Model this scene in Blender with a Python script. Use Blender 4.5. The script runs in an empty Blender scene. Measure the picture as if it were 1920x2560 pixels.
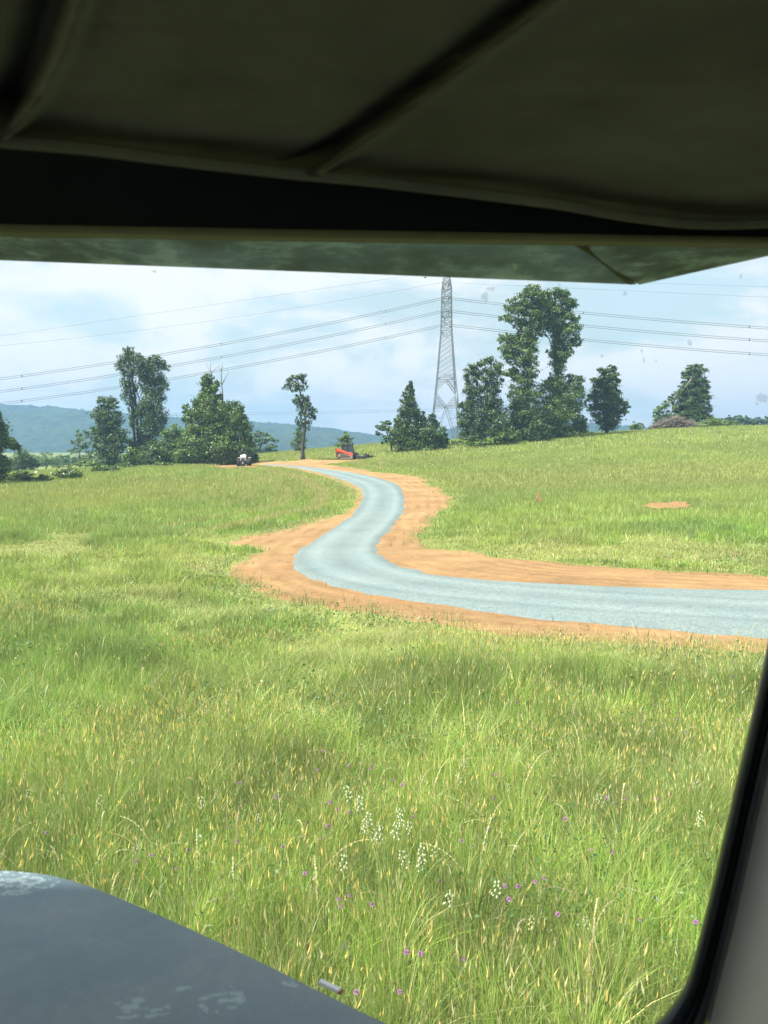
import bpy, bmesh, math, random
import numpy as np
from mathutils import Vector, Matrix, geometry

random.seed(7)
rng = np.random.default_rng(11)
SC = bpy.context.scene
COL = SC.collection
R = math.radians
PI = math.pi

# ------------------------------------------------------------------ camera
F = 1900.0
HY = 1117.0                       # photo row of the eye-level line
PITCH = math.atan((1280 - HY) / F)
EYE = np.array([0.0, 0.0, 2.6])
cam = bpy.data.cameras.new('camera')
cam.sensor_fit = 'VERTICAL'
cam.sensor_height = 36.0
cam.lens = 36.0 * F / 2560.0
cam.clip_start = 0.02
cam.clip_end = 30000
cam.dof.use_dof = True
cam.dof.focus_distance = 14.0
cam.dof.aperture_fstop = 11.0
camo = bpy.data.objects.new('camera', cam)
COL.objects.link(camo)
camo.location = EYE
camo.rotation_euler = (R(90) - PITCH, 0, 0)
SC.camera = camo

# ------------------------------------------------------------------ world and sun
SUN_EL, SUN_AZ = R(58), R(-118)   # azimuth measured from +Y (view direction) towards +X
W = bpy.data.worlds.new('World')
SC.world = W
W.use_nodes = True
nt = W.node_tree
nt.nodes.clear()
def wn(t, **k):
    n = nt.nodes.new(t)
    for a, b in k.items():
        setattr(n, a, b)
    return n
out = wn('ShaderNodeOutputWorld')
bg = wn('ShaderNodeBackground')
bg.inputs['Strength'].default_value = 0.10
sky = wn('ShaderNodeTexSky', sky_type='NISHITA')
sky.sun_disc = False
sky.sun_elevation = SUN_EL
sky.sun_rotation = SUN_AZ
sky.air_density = 1.3
sky.dust_density = 2.5
sky.ozone_density = 1.2
tc = wn('ShaderNodeTexCoord')
sep = wn('ShaderNodeSeparateXYZ')
nt.links.new(tc.outputs['Generated'], sep.inputs[0])
def wmath(op, a, b=None, clamp=False):
    n = wn('ShaderNodeMath', operation=op)
    n.use_clamp = clamp
    for i, v in enumerate((a, b)):
        if v is None:
            continue
        if isinstance(v, (int, float)):
            n.inputs[i].default_value = v
        else:
            nt.links.new(v, n.inputs[i])
    return n.outputs[0]
zc = wmath('ADD', wmath('MAXIMUM', sep.outputs[2], 0.0), 0.34)
comb = wn('ShaderNodeCombineXYZ')
nt.links.new(wmath('DIVIDE', sep.outputs[0], zc), comb.inputs[0])
nt.links.new(wmath('DIVIDE', sep.outputs[1], zc), comb.inputs[1])
def wnoise(scale, detail, rough, off):
    mp = wn('ShaderNodeMapping')
    mp.inputs['Location'].default_value = off
    nt.links.new(comb.outputs[0], mp.inputs[0])
    n = wn('ShaderNodeTexNoise')
    n.inputs['Scale'].default_value = scale
    n.inputs['Detail'].default_value = detail
    n.inputs['Roughness'].default_value = rough
    n.inputs['Distortion'].default_value = 0.35
    nt.links.new(mp.outputs[0], n.inputs[0])
    return n.outputs[0]
def wramp(v, a, b):
    n = wn('ShaderNodeMapRange', interpolation_type='SMOOTHSTEP')
    n.inputs['From Min'].default_value = a
    n.inputs['From Max'].default_value = b
    nt.links.new(v, n.inputs['Value'])
    return n.outputs[0]
thin = wramp(wnoise(1.1, 6, 0.55, (3.1, 1.7, 0)), 0.30, 0.66)
puff = wramp(wnoise(2.3, 9, 0.60, (7.4, 2.2, 5.0)), 0.42, 0.60)
def wmix(fac, a, b):
    n = wn('ShaderNodeMix', data_type='RGBA')
    if isinstance(fac, (int, float)):
        n.inputs[0].default_value = fac
    else:
        nt.links.new(fac, n.inputs[0])
    for i, v in ((6, a), (7, b)):
        if isinstance(v, tuple):
            n.inputs[i].default_value = v
        else:
            nt.links.new(v, n.inputs[i])
    return n.outputs[2]
c1 = wmix(wmath('ADD', wmath('MULTIPLY', thin, 0.35), 0.63), sky.outputs[0], (2.35, 3.00, 3.08, 1))
c2 = wmix(wmath('MULTIPLY', puff, 0.95), c1, (3.9, 3.95, 3.85, 1))
lowf = wn('ShaderNodeMapRange', interpolation_type='SMOOTHSTEP')
lowf.inputs['From Min'].default_value = 0.0
lowf.inputs['From Max'].default_value = 0.14
lowf.inputs['To Min'].default_value = 0.40
lowf.inputs['To Max'].default_value = 0.0
nt.links.new(sep.outputs[2], lowf.inputs['Value'])
c2 = wmix(lowf.outputs[0], c2, (3.0, 3.25, 3.25, 1))
nt.links.new(c2, bg.inputs['Color'])
nt.links.new(bg.outputs[0], out.inputs[0])

sl = bpy.data.lights.new('sun', 'SUN')
sl.energy = 5.0
sl.angle = R(3.0)
sl.color = (1.0, 0.96, 0.89)
so = bpy.data.objects.new('sun', sl)
COL.objects.link(so)
sd = Vector((math.sin(SUN_AZ) * math.cos(SUN_EL), math.cos(SUN_AZ) * math.cos(SUN_EL), math.sin(SUN_EL)))
so.rotation_euler = sd.to_track_quat('Z', 'Y').to_euler()
so.location = (0, 0, 60)

SC.view_settings.view_transform = 'Standard'
SC.view_settings.look = 'None'
SC.view_settings.gamma = 1.0
SC.view_settings.exposure = 1.62
SC.cycles.use_denoising = True
SC.cycles.max_bounces = 8
SC.cycles.diffuse_bounces = 4
SC.cycles.transparent_max_bounces = 12
SC.cycles.volume_bounces = 0

# ------------------------------------------------------------------ pixel helpers
cp, sp = math.cos(PITCH), math.sin(PITCH)
def ray(px, py):
    xr = (np.asarray(px, float) - 960) / F
    yu = (1280 - np.asarray(py, float)) / F
    return np.stack(np.broadcast_arrays(xr, cp + yu * sp, -sp + yu * cp), -1)
def P(px, py, d):
    r = ray(px, py)
    return EYE + r * (np.asarray(d, float) / r[..., 1])[..., None]
def RZ(px, py, z):                # a point on the level plane at height z
    r = ray(px, py)
    return EYE + r * ((np.asarray(z, float) - 2.6) / r[..., 2])[..., None]

# ------------------------------------------------------------------ noise
_perm = rng.random((256, 256))
def vnoise(x, y):
    xi, yi = np.floor(x).astype(int), np.floor(y).astype(int)
    fx, fy = x - xi, y - yi
    fx, fy = fx * fx * (3 - 2 * fx), fy * fy * (3 - 2 * fy)
    a = _perm[xi & 255, yi & 255]; b = _perm[(xi + 1) & 255, yi & 255]
    c = _perm[xi & 255, (yi + 1) & 255]; d = _perm[(xi + 1) & 255, (yi + 1) & 255]
    return (a * (1 - fx) + b * fx) * (1 - fy) + (c * (1 - fx) + d * fx) * fy
def fbm(x, y, octv=4):
    s, amp, tot = 0.0, 1.0, 0.0
    for i in range(octv):
        s = s + vnoise(x * 2 ** i + 17.3 * i, y * 2 ** i + 5.1 * i) * amp
        tot += amp
        amp *= 0.5
    return s / tot
def sstep(a, b, v):
    t = np.clip((v - a) / (b - a), 0, 1)
    return t * t * (3 - 2 * t)

# ------------------------------------------------------------------ terrain
ctl = []
for x in (-12, -5, 0, 5, 12):
    for y in (-14, -6, 0, 4, 9):
        ctl.append((x, y, -0.04 * y))
def cpix(px, py, d):
    p = P(px, py, d)
    ctl.append((p[0], p[1], p[2]))
for px in (-300, 100, 500, 960, 1400, 1900, 2300):
    for d in (14, 20):
        x = (px - 960) / F * d
        ctl.append((x, d, -0.04 * d))
for a in [(-500, 1390, 26), (0, 1385, 27), (400, 1392, 25.5), (740, 1406, 23.5), (1200, 1396, 25),
          (1500, 1385, 25.5), (1920, 1382, 24),
          (-500, 1310, 40), (0, 1302, 42), (300, 1285, 45), (600, 1300, 40), (870, 1280, 46), (1015, 1280, 46), (810, 1230, 56),
          (-500, 1262, 54), (0, 1252, 55), (300, 1224, 65), (500, 1203, 75), (700, 1195, 72), (940, 1210, 62),
          (-400, 1232, 68), (0, 1218, 70), (120, 1207, 76), (230, 1190, 84), (350, 1172, 94), (480, 1165, 100), (611, 1166, 102),
          (760, 1172, 85), (660, 1163, 99), (757, 1149, 105), (880, 1149, 108), (960, 1136, 111), (640, 1158, 106),
          (900, 1115, 150), (750, 1127, 150), (640, 1137, 150), (1000, 1108, 150),
          (1345, 1262, 45), (1670, 1267, 44), (1500, 1330, 32), (1900, 1330, 30), (2300, 1330, 29), (1200, 1290, 42), (1920, 1200, 60),
          (1920, 1120, 92), (2300, 1110, 92), (1600, 1150, 85), (1300, 1190, 70), (1120, 1230, 57), (1300, 1140, 95), (1100, 1160, 88),
          (1150, 1114, 113), (1300, 1099, 116), (1500, 1086, 120), (1700, 1073, 127), (1920, 1066, 132), (2400, 1058, 135)]:
    cpix(*a)
for (px, d, z) in [(0, 100, -1.6), (0, 130, -1.9), (-500, 90, -2), (-500, 130, -3), (230, 112, -0.9), (350, 125, -0.6), (500, 125, -0.3),
                   (0, 180, -3.5), (400, 180, -2.5), (750, 185, 0.3), (1000, 185, 1.2), (1300, 150, 3.4), (1500, 150, 4.3), (1700, 160, 4.8),
                   (1920, 170, 5.0), (2400, 175, 5.0), (1300, 200, 1.0), (1920, 220, 2.0), (-500, 200, -4), (1113, 210, 0.8), (2400, 230, 2)]:
    ctl.append(((px - 960) / F * d, d, z))
CT = np.array(ctl)
def _k(r2):
    return 0.5 * r2 * np.log(r2 + 1e-9)
_n = len(CT)
_S = 60.0
_X = CT[:, :2] / _S
_K = _k(((_X[:, None] - _X[None]) ** 2).sum(-1)) + np.eye(_n) * 2e-4
_Pm = np.hstack([np.ones((_n, 1)), _X])
_A = np.block([[_K, _Pm], [_Pm.T, np.zeros((3, 3))]])
_w = np.linalg.solve(_A, np.concatenate([CT[:, 2], np.zeros(3)]))
def T_exact(x, y):
    x = np.asarray(x, float); y = np.asarray(y, float)
    sh = x.shape
    x = x.ravel(); y = y.ravel()
    z = np.empty(len(x))
    for i in range(0, len(x), 60000):
        X = np.stack([x[i:i + 60000], y[i:i + 60000]], 1) / _S
        r2 = ((X[:, None] - _X[None]) ** 2).sum(-1)
        z[i:i + 60000] = _k(r2) @ _w[:_n] + _w[_n] + X @ _w[_n + 1:]
    r = np.hypot(x, y - 80)
    t = sstep(120, 210, r)
    low = -5.0 + 3.0 * (fbm(x / 400 + 9, y / 400 + 3, 3) - 0.5)
    return (np.clip(z, -6, 9) * (1 - t) + low * t).reshape(sh)
_gx = np.arange(-170, 171, 0.5); _gy = np.arange(-20, 291, 0.5)
_GZ = T_exact(*np.meshgrid(_gx, _gy, indexing='ij'))
def T(x, y):
    u = np.clip((np.asarray(x, float) + 170) / 0.5, 0, len(_gx) - 1.001)
    v = np.clip((np.asarray(y, float) + 20) / 0.5, 0, len(_gy) - 1.001)
    i, j = u.astype(int), v.astype(int)
    fx, fy = u - i, v - j
    return (_GZ[i, j] * (1 - fx) + _GZ[i + 1, j] * fx) * (1 - fy) + (_GZ[i, j + 1] * (1 - fx) + _GZ[i + 1, j + 1] * fx) * fy
def ground_hit(px, py):
    """first point of the terrain met along the ray through each photo point"""
    ds = np.concatenate([np.arange(2, 40, 0.1), np.arange(40, 240, 0.3)])
    px = np.atleast_1d(np.asarray(px, float)); py = np.atleast_1d(np.asarray(py, float))
    outp = []
    for a, b in zip(px, py):
        pts = P(np.full(len(ds), a), np.full(len(ds), b), ds)
        below = np.nonzero(pts[:, 2] <= T(pts[:, 0], pts[:, 1]))[0]
        k = below[0] if len(below) else len(ds) - 1
        k0 = max(k - 1, 0)
        lo, hi = ds[k0], ds[k]
        for _ in range(12):
            m = 0.5 * (lo + hi)
            q = P(a, b, m)
            if q[2] <= T(q[0], q[1]):
                hi = m
            else:
                lo = m
        outp.append(P(a, b, hi))
    return np.array(outp)

# ------------------------------------------------------------------ mesh helpers
def tag(o, label=None, cat=None, group=None, kind=None):
    if label: o['label'] = label
    if cat: o['category'] = cat
    if group: o['group'] = group
    if kind: o['kind'] = kind
    return o
def link(name, me, mat=None, parent=None):
    o = bpy.data.objects.new(name, me)
    COL.objects.link(o)
    if mat is not None:
        me.materials.append(mat)
    if parent is not None:
        o.parent = parent
    return o
def big_mesh(name, V, loops, starts, totals, mat=None, parent=None, color=None, smooth=False):
    me = bpy.data.meshes.new(name)
    me.vertices.add(len(V))
    me.vertices.foreach_set('co', np.ascontiguousarray(V, np.float32).ravel())
    me.loops.add(len(loops))
    me.loops.foreach_set('vertex_index', np.ascontiguousarray(loops, np.int32))
    me.polygons.add(len(starts))
    me.polygons.foreach_set('loop_start', np.ascontiguousarray(starts, np.int32))
    me.polygons.foreach_set('loop_total', np.ascontiguousarray(totals, np.int32))
    if smooth:
        me.polygons.foreach_set('use_smooth', np.ones(len(starts), bool))
    if color is not None:
        ca = me.color_attributes.new('tint', 'FLOAT_COLOR', 'POINT')
        c = np.ones((len(V), 4), np.float32)
        c[:, :3] = color
        ca.data.foreach_set('color', c.ravel())
    me.update(calc_edges=True)
    return link(name, me, mat, parent)
def quads(name, V, Q, **k):
    Q = np.asarray(Q)
    n, m = Q.shape
    return big_mesh(name, V, Q.ravel(), np.arange(n) * m, np.full(n, m), **k)
def grid_mesh(name, G, flip=False, **k):
    a, b = G.shape[:2]
    idx = np.arange(a * b).reshape(a, b)
    Q = np.stack([idx[:-1, :-1], idx[1:, :-1], idx[1:, 1:], idx[:-1, 1:]], -1).reshape(-1, 4)
    if flip:
        Q = Q[:, ::-1]
    return quads(name, G.reshape(-1, 3), Q, **k)
def empty(name, loc, label=None, cat=None, group=None, rz=0.0):
    o = bpy.data.objects.new(name, None)
    COL.objects.link(o)
    o.location = [float(v) for v in loc]
    o.rotation_euler = (0, 0, rz)
    o.empty_display_size = 0.3
    return tag(o, label, cat, group)

class MB:
    """collects simple solids into one mesh"""
    def __init__(s):
        s.bm = bmesh.new()
    def box(s, c, size, rot=None, bevel=0.0, taper=None):
        g = bmesh.ops.create_cube(s.bm, size=1.0)['verts']
        for v in g:
            if taper and v.co.z > 0:
                v.co.x *= taper[0]; v.co.y *= taper[1]
            v.co = Vector((v.co.x * size[0], v.co.y * size[1], v.co.z * size[2]))
        if bevel:
            es = list({e for v in g for e in v.link_edges})
            r = bmesh.ops.bevel(s.bm, geom=es, offset=bevel, segments=2, affect='EDGES')
            g = list({v for f in r['faces'] for v in f.verts} | {v for v in g if v.is_valid})
        M = Matrix.Translation(Vector(c)) @ (rot.to_4x4() if rot is not None else Matrix())
        for v in g:
            v.co = M @ v.co
        return s
    def bar(s, a, b, r0, r1=None, n=6):
        a, b = Vector([float(t) for t in a]), Vector([float(t) for t in b])
        r1 = r0 if r1 is None else r1
        d = b - a
        if d.length < 1e-6:
            return s
        q = d.to_track_quat('Z', 'Y')
        rings = []
        for p, r in ((a, r0), (b, r1)):
            rings.append([s.bm.verts.new(p + q @ Vector((math.cos(2 * PI * i / n) * r, math.sin(2 * PI * i / n) * r, 0))) for i in range(n)])
        for i in range(n):
            j = (i + 1) % n
            s.bm.faces.new((rings[0][i], rings[0][j], rings[1][j], rings[1][i]))
        s.bm.faces.new(rings[0][::-1]); s.bm.faces.new(rings[1])
        return s
    def tube(s, pts, rs, n=6):
        pts = [Vector([float(t) for t in p]) for p in pts]
        if not hasattr(rs, '__len__'):
            rs = [rs] * len(pts)
        prev = None
        first = None
        for k, p in enumerate(pts):
            d = (pts[min(k + 1, len(pts) - 1)] - pts[max(k - 1, 0)]).normalized()
            if k == 0:
                e1 = Vector((1, 0, 0)) if abs(d.x) < 0.8 else Vector((0, 1, 0))
            e1 = (e1 - d * e1.dot(d)).normalized()
            e2 = d.cross(e1)
            ring = [s.bm.verts.new(p + (e1 * math.cos(2 * PI * i / n) + e2 * math.sin(2 * PI * i / n)) * rs[k]) for i in range(n)]
            if prev:
                for i in range(n):
                    j = (i + 1) % n
                    s.bm.faces.new((prev[i], prev[j], ring[j], ring[i]))
            else:
                first = ring
            prev = ring
        s.bm.faces.new(first[::-1]); s.bm.faces.new(prev)
        return s
    def prism(s, prof, x0, x1, axis='x'):
        """prof: (y,z) outline swept along x from x0 to x1"""
        def mk(x, p):
            return (x, p[0], p[1]) if axis == 'x' else (p[0], x, p[1])
        A = [s.bm.verts.new(mk(x0, p)) for p in prof]
        B = [s.bm.verts.new(mk(x1, p)) for p in prof]
        n = len(prof)
        for i in range(n):
            j = (i + 1) % n
            s.bm.faces.new((A[i], A[j], B[j], B[i]))
        s.bm.faces.new(A[::-1]); s.bm.faces.new(B)
        return s
    def ball(s, c, r, sub=1, sc=(1, 1, 1)):
        g = bmesh.ops.create_icosphere(s.bm, subdivisions=sub, radius=r)['verts']
        for v in g:
            v.co = Vector((v.co.x * sc[0] + c[0], v.co.y * sc[1] + c[1], v.co.z * sc[2] + c[2]))
        return s
    def build(s, name, mat, parent=None, smooth=False):
        bmesh.ops.recalc_face_normals(s.bm, faces=s.bm.faces[:])
        me = bpy.data.meshes.new(name)
        s.bm.to_mesh(me)
        s.bm.free()
        if smooth:
            for p in me.polygons:
                p.use_smooth = True
        return link(name, me, mat, parent)

# ------------------------------------------------------------------ materials
def material(name):
    m = bpy.data.materials.new(name)
    m.use_nodes = True
    n = m.node_tree
    n.nodes.clear()
    o = n.nodes.new('ShaderNodeOutputMaterial')
    return m, n, o
def nmath(n, op, a, b):
    q = n.nodes.new('ShaderNodeMath'); q.operation = op
    for i, v in enumerate((a, b)):
        if isinstance(v, (int, float)): q.inputs[i].default_value = v
        else: n.links.new(v, q.inputs[i])
    return q.outputs[0]
def coords(n, kind='Object', scale=(1, 1, 1)):
    t = n.nodes.new('ShaderNodeTexCoord')
    mp = n.nodes.new('ShaderNodeMapping')
    mp.inputs['Scale'].default_value = scale
    n.links.new(t.outputs[kind], mp.inputs[0])
    return mp.outputs[0]
def noise(n, vec, scale, detail=4, rough=0.55, dist=0.0):
    q = n.nodes.new('ShaderNodeTexNoise')
    q.inputs['Scale'].default_value = scale
    q.inputs['Detail'].default_value = detail
    q.inputs['Roughness'].default_value = rough
    q.inputs['Distortion'].default_value = dist
    n.links.new(vec, q.inputs['Vector'])
    return q.outputs[0]
def ramp(n, v, stops):
    q = n.nodes.new('ShaderNodeValToRGB')
    e = q.color_ramp.elements
    while len(e) < len(stops):
        e.new(0.5)
    for i, (p, c) in enumerate(stops):
        e[i].position = p
        e[i].color = (*c, 1) if len(c) == 3 else c
    n.links.new(v, q.inputs[0])
    return q.outputs[0]
def mixc(n, f, a, b, mode='MIX'):
    q = n.nodes.new('ShaderNodeMix'); q.data_type = 'RGBA'; q.blend_type = mode
    if isinstance(f, (int, float)): q.inputs[0].default_value = f
    else: n.links.new(f, q.inputs[0])
    for i, v in ((6, a), (7, b)):
        if isinstance(v, tuple): q.inputs[i].default_value = (*v[:3], 1)
        else: n.links.new(v, q.inputs[i])
    return q.outputs[2]
def bump(n, h, strength, dist):
    q = n.nodes.new('ShaderNodeBump')
    q.inputs['Strength'].default_value = strength
    q.inputs['Distance'].default_value = dist
    n.links.new(h, q.inputs['Height'])
    return q.outputs[0]
def simple(name, col, rough=0.6, metal=0.0, spec=0.5, var=0.12, scale=6.0, bmp=0.0, col2=None):
    m, n, o = material(name)
    b = n.nodes.new('ShaderNodeBsdfPrincipled')
    v = coords(n)
    c2 = col2 if col2 else tuple(c * (1 - 2 * var) for c in col)
    nz = noise(n, v, scale, 5)
    n.links.new(ramp(n, nz, [(0.35, c2), (0.65, col)]), b.inputs['Base Color'])
    b.inputs['Roughness'].default_value = rough
    b.inputs['Metallic'].default_value = metal
    b.inputs['Specular IOR Level'].default_value = spec
    if bmp:
        n.links.new(bump(n, noise(n, v, scale * 8, 3), bmp, 0.01), b.inputs['Normal'])
    n.links.new(b.outputs[0], o.inputs[0])
    return m
def leafy(name, trans=0.35, gloss=0.04, mult=(1, 1, 1)):
    """thin plant matter: colour from each leaf's own tint"""
    m, n, o = material(name)
    at = n.nodes.new('ShaderNodeAttribute'); at.attribute_name = 'tint'
    c = mixc(n, 1.0, at.outputs['Color'], mult, 'MULTIPLY')
    d = n.nodes.new('ShaderNodeBsdfDiffuse'); t = n.nodes.new('ShaderNodeBsdfTranslucent')
    n.links.new(c, d.inputs[0])
    n.links.new(mixc(n, 1.0, c, (1.15, 1.2, 0.7), 'MULTIPLY'), t.inputs[0])
    mx = n.nodes.new('ShaderNodeMixShader'); mx.inputs[0].default_value = trans
    n.links.new(d.outputs[0], mx.inputs[1]); n.links.new(t.outputs[0], mx.inputs[2])
    g = n.nodes.new('ShaderNodeBsdfGlossy'); g.inputs['Roughness'].default_value = 0.45
    g.inputs['Color'].default_value = (0.8, 0.9, 0.8, 1)
    m2 = n.nodes.new('ShaderNodeMixShader'); m2.inputs[0].default_value = gloss
    n.links.new(mx.outputs[0], m2.inputs[1]); n.links.new(g.outputs[0], m2.inputs[2])
    n.links.new(m2.outputs[0], o.inputs[0])
    return m

M = {}
M['grass'] = leafy('grass_blades', 0.42, 0.03)
M['leaf'] = leafy('tree_leaves', 0.30, 0.03)
M['bark'] = simple('bark', (0.075, 0.069, 0.058), 0.9, var=0.2, scale=3, spec=0.2)
M['deadwood'] = simple('dead_wood', (0.20, 0.18, 0.15), 0.9, var=0.15, scale=3, spec=0.2)
M['steel'] = simple('galvanised_steel', (0.155, 0.18, 0.195), 0.5, metal=0.3, var=0.08, scale=0.5)
M['wire'] = simple('aluminium_wire', (0.16, 0.185, 0.20), 0.5, metal=0.3)
M['insulator'] = simple('insulator_glass', (0.20, 0.26, 0.26), 0.25)
M['white'] = simple('white_paint', (0.60, 0.62, 0.58), 0.35, var=0.05)
M['black'] = simple('black_plastic', (0.025, 0.027, 0.03), 0.5)
M['darkmetal'] = simple('dark_metal', (0.05, 0.052, 0.055), 0.55, metal=0.3)
M['tyre'] = simple('dusty_tyre', (0.062, 0.058, 0.050), 0.9, col2=(0.03, 0.03, 0.028), scale=4, spec=0.2)
M['orange'] = simple('orange_paint', (0.56, 0.085, 0.035), 0.4, var=0.07)
M['beige'] = simple('beige_metal', (0.24, 0.215, 0.165), 0.5)
M['track'] = simple('muddy_rubber_track', (0.13, 0.10, 0.065), 0.95, col2=(0.05, 0.045, 0.035), scale=5, spec=0.1)
M['cabglass'] = simple('dark_cab_glass', (0.035, 0.05, 0.055), 0.08, var=0.02)
M['flag'] = simple('flagging_tape', (0.50, 0.17, 0.11), 0.6, var=0.05)
M['petal'] = simple('clover_petal', (0.30, 0.145, 0.27), 0.7, var=0.15, scale=300)
M['stem'] = simple('green_stem', (0.10, 0.17, 0.04), 0.6)
M['pale'] = simple('pale_floret', (0.42, 0.48, 0.28), 0.7, var=0.1, scale=200)
M['birdm'] = simple('dark_feather', (0.05, 0.05, 0.05), 0.8)

# ground under the grass
m, n, o = material('meadow_soil')
b = n.nodes.new('ShaderNodeBsdfPrincipled')
v = coords(n)
big = noise(n, v, 0.06, 5, 0.6)
med = noise(n, v, 0.9, 6, 0.65)
fine = noise(n, v, 14, 4, 0.7)
g1 = ramp(n, big, [(0.35, (0.150, 0.185, 0.045)), (0.65, (0.205, 0.220, 0.068))])
g2 = ramp(n, med, [(0.3, (0.120, 0.165, 0.040)), (0.7, (0.200, 0.215, 0.065))])
g3 = ramp(n, fine, [(0.3, (0.6, 0.65, 0.55)), (0.7, (1.1, 1.1, 1.05))])
n.links.new(mixc(n, 1.0, mixc(n, 0.5, g1, g2), g3, 'MULTIPLY'), b.inputs['Base Color'])
b.inputs['Roughness'].default_value = 0.95
b.inputs['Specular IOR Level'].default_value = 0.1
n.links.new(bump(n, fine, 0.6, 0.08), b.inputs['Normal'])
n.links.new(b.outputs[0], o.inputs[0])
M['soil'] = m
# red-brown subsoil
m, n, o = material('red_clay')
b = n.nodes.new('ShaderNodeBsdfPrincipled')
v = coords(n)
a1 = noise(n, v, 0.35, 6, 0.6)
a2 = noise(n, v, 5.0, 7, 0.7)
a3 = noise(n, v, 40.0, 3, 0.6)
cc = mixc(n, 0.45, ramp(n, a1, [(0.3, (0.225, 0.125, 0.048)), (0.7, (0.320, 0.208, 0.095))]),
          ramp(n, a2, [(0.3, (0.165, 0.088, 0.038)), (0.72, (0.37, 0.255, 0.130))]))
at = n.nodes.new('ShaderNodeAttribute'); at.attribute_name = 'tint'
cc = mixc(n, 1.0, cc, at.outputs['Color'], 'MULTIPLY')
n.links.new(cc, b.inputs['Base Color'])
b.inputs['Roughness'].default_value = 0.95
b.inputs['Specular IOR Level'].default_value = 0.1
n.links.new(bump(n, nmath(n, 'ADD', a2, nmath(n, 'MULTIPLY', a3, 0.5)), 0.8, 0.08), b.inputs['Normal'])
n.links.new(b.outputs[0], o.inputs[0])
M['clay'] = m
# crushed blue-grey stone
m, n, o = material('crushed_stone')
b = n.nodes.new('ShaderNodeBsdfPrincipled')
v = coords(n)
vo = n.nodes.new('ShaderNodeTexVoronoi'); vo.inputs['Scale'].default_value = 26
n.links.new(v, vo.inputs['Vector'])
st = ramp(n, vo.outputs['Color'], [(0.15, (0.100, 0.138, 0.136)), (0.85, (0.168, 0.206, 0.196))])
a1 = noise(n, v, 0.5, 5, 0.6)
st = mixc(n, 1.0, st, ramp(n, a1, [(0.3, (0.88, 0.92, 0.95)), (0.7, (1.06, 1.05, 1.03))]), 'MULTIPLY')
at = n.nodes.new('ShaderNodeAttribute'); at.attribute_name = 'tint'
st = mixc(n, 1.0, st, at.outputs['Color'], 'MULTIPLY')
n.links.new(st, b.inputs['Base Color'])
b.inputs['Roughness'].default_value = 0.85
b.inputs['Specular IOR Level'].default_value = 0.25
n.links.new(bump(n, vo.outputs['Distance'], 0.5, 0.02), b.inputs['Normal'])
n.links.new(b.outputs[0], o.inputs[0])
M['stone'] = m
# forested ridge
m, n, o = material('forested_ridge')
b = n.nodes.new('ShaderNodeBsdfPrincipled')
v = coords(n)
vo = n.nodes.new('ShaderNodeTexVoronoi'); vo.inputs['Scale'].default_value = 0.09
n.links.new(v, vo.inputs['Vector'])
cc = ramp(n, vo.outputs['Color'], [(0.1, (0.014, 0.030, 0.016)), (0.9, (0.040, 0.062, 0.028))])
cc = mixc(n, 1.0, cc, ramp(n, noise(n, v, 0.006, 5), [(0.35, (0.75, 0.8, 0.8)), (0.65, (1.2, 1.15, 1.1))]), 'MULTIPLY')
n.links.new(cc, b.inputs['Base Color'])
b.inputs['Roughness'].default_value = 0.95
b.inputs['Specular IOR Level'].default_value = 0.05
n.links.new(b.outputs[0], o.inputs[0])
M['forest'] = m

# ------------------------------------------------------------------ ground sheet, hills
u = np.linspace(-1, 1, 460)
kx = 6.2
gx = 1850 * np.sinh(kx * u) / np.sinh(kx)
gy = gx + 20
GX, GY = np.meshgrid(gx, gy, indexing='ij')
GZ = T_exact(GX, GY)
tag(grid_mesh('ground', np.stack([GX, GY, GZ], -1), mat=M['soil'], smooth=True), 'rolling hay meadow ground under the grass', kind='structure')

def ridge(name, sky_pts, dist, depth, seed, label):
    px = np.linspace(-1500, 3400, 1500)
    top = np.interp(px, [p[0] for p in sky_pts], [p[1] for p in sky_pts])
    rows = 60
    G = np.zeros((len(px), rows, 3))
    zt = 2.6 + (HY - top) / F * dist
    for j in range(rows):
        t = j / (rows - 1)
        dd = dist - depth * 0.75 * (1 - t) if t < 0.7 else dist - depth * 0.75 * 0.3 + (t - 0.7) * depth * 2
        X = (px - 960) / F * dd
        prof = math.sin(min(t / 0.7, 1.0) * PI / 2) ** 1.2 if t < 0.7 else max(0.0, math.cos((t - 0.7) / 0.3 * PI / 2))
        if t < 0.7:
            dd = dist - depth + depth * t / 0.7
        else:
            dd = dist + (t - 0.7) / 0.3 * depth
        X = (px - 960) / F * dd
        spur = 0.80 + 0.34 * fbm(X / 230 + seed, np.full_like(X, dd / 300), 4)
        spur = spur * (1 - sstep(0.5, 0.7, np.full_like(X, t))) + 1.0 * sstep(0.5, 0.7, np.full_like(X, t))
        Z = -8 + (zt + 8 - 3.2) * prof * np.minimum(spur, 1.0)
        Z = Z + (8.5 * fbm(X / 11 + seed, np.full_like(X, dd / 9), 2) + 3.0 * vnoise(X / 26, np.full_like(X, dd / 30))) * min(1.0, t * 6)
        G[:, j, 0] = X; G[:, j, 1] = dd; G[:, j, 2] = Z
    return tag(grid_mesh(name, G, mat=M['forest'], smooth=False), label, kind='structure')
ridge('hills', [(-1500, 1000), (-600, 1005), (0, 1016), (100, 1021), (230, 1035), (320, 1042), (421, 1049), (500, 1054), (618, 1060), (733, 1068), (830, 1077),
                (895, 1088), (957, 1096), (1030, 1100), (1080, 1092), (1123, 1078), (1157, 1068), (1300, 1050), (1600, 1075), (2000, 1085), (3400, 1070)],
      1350, 420, 3.0, 'long forested ridge fading to blue behind the meadow')

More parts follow.
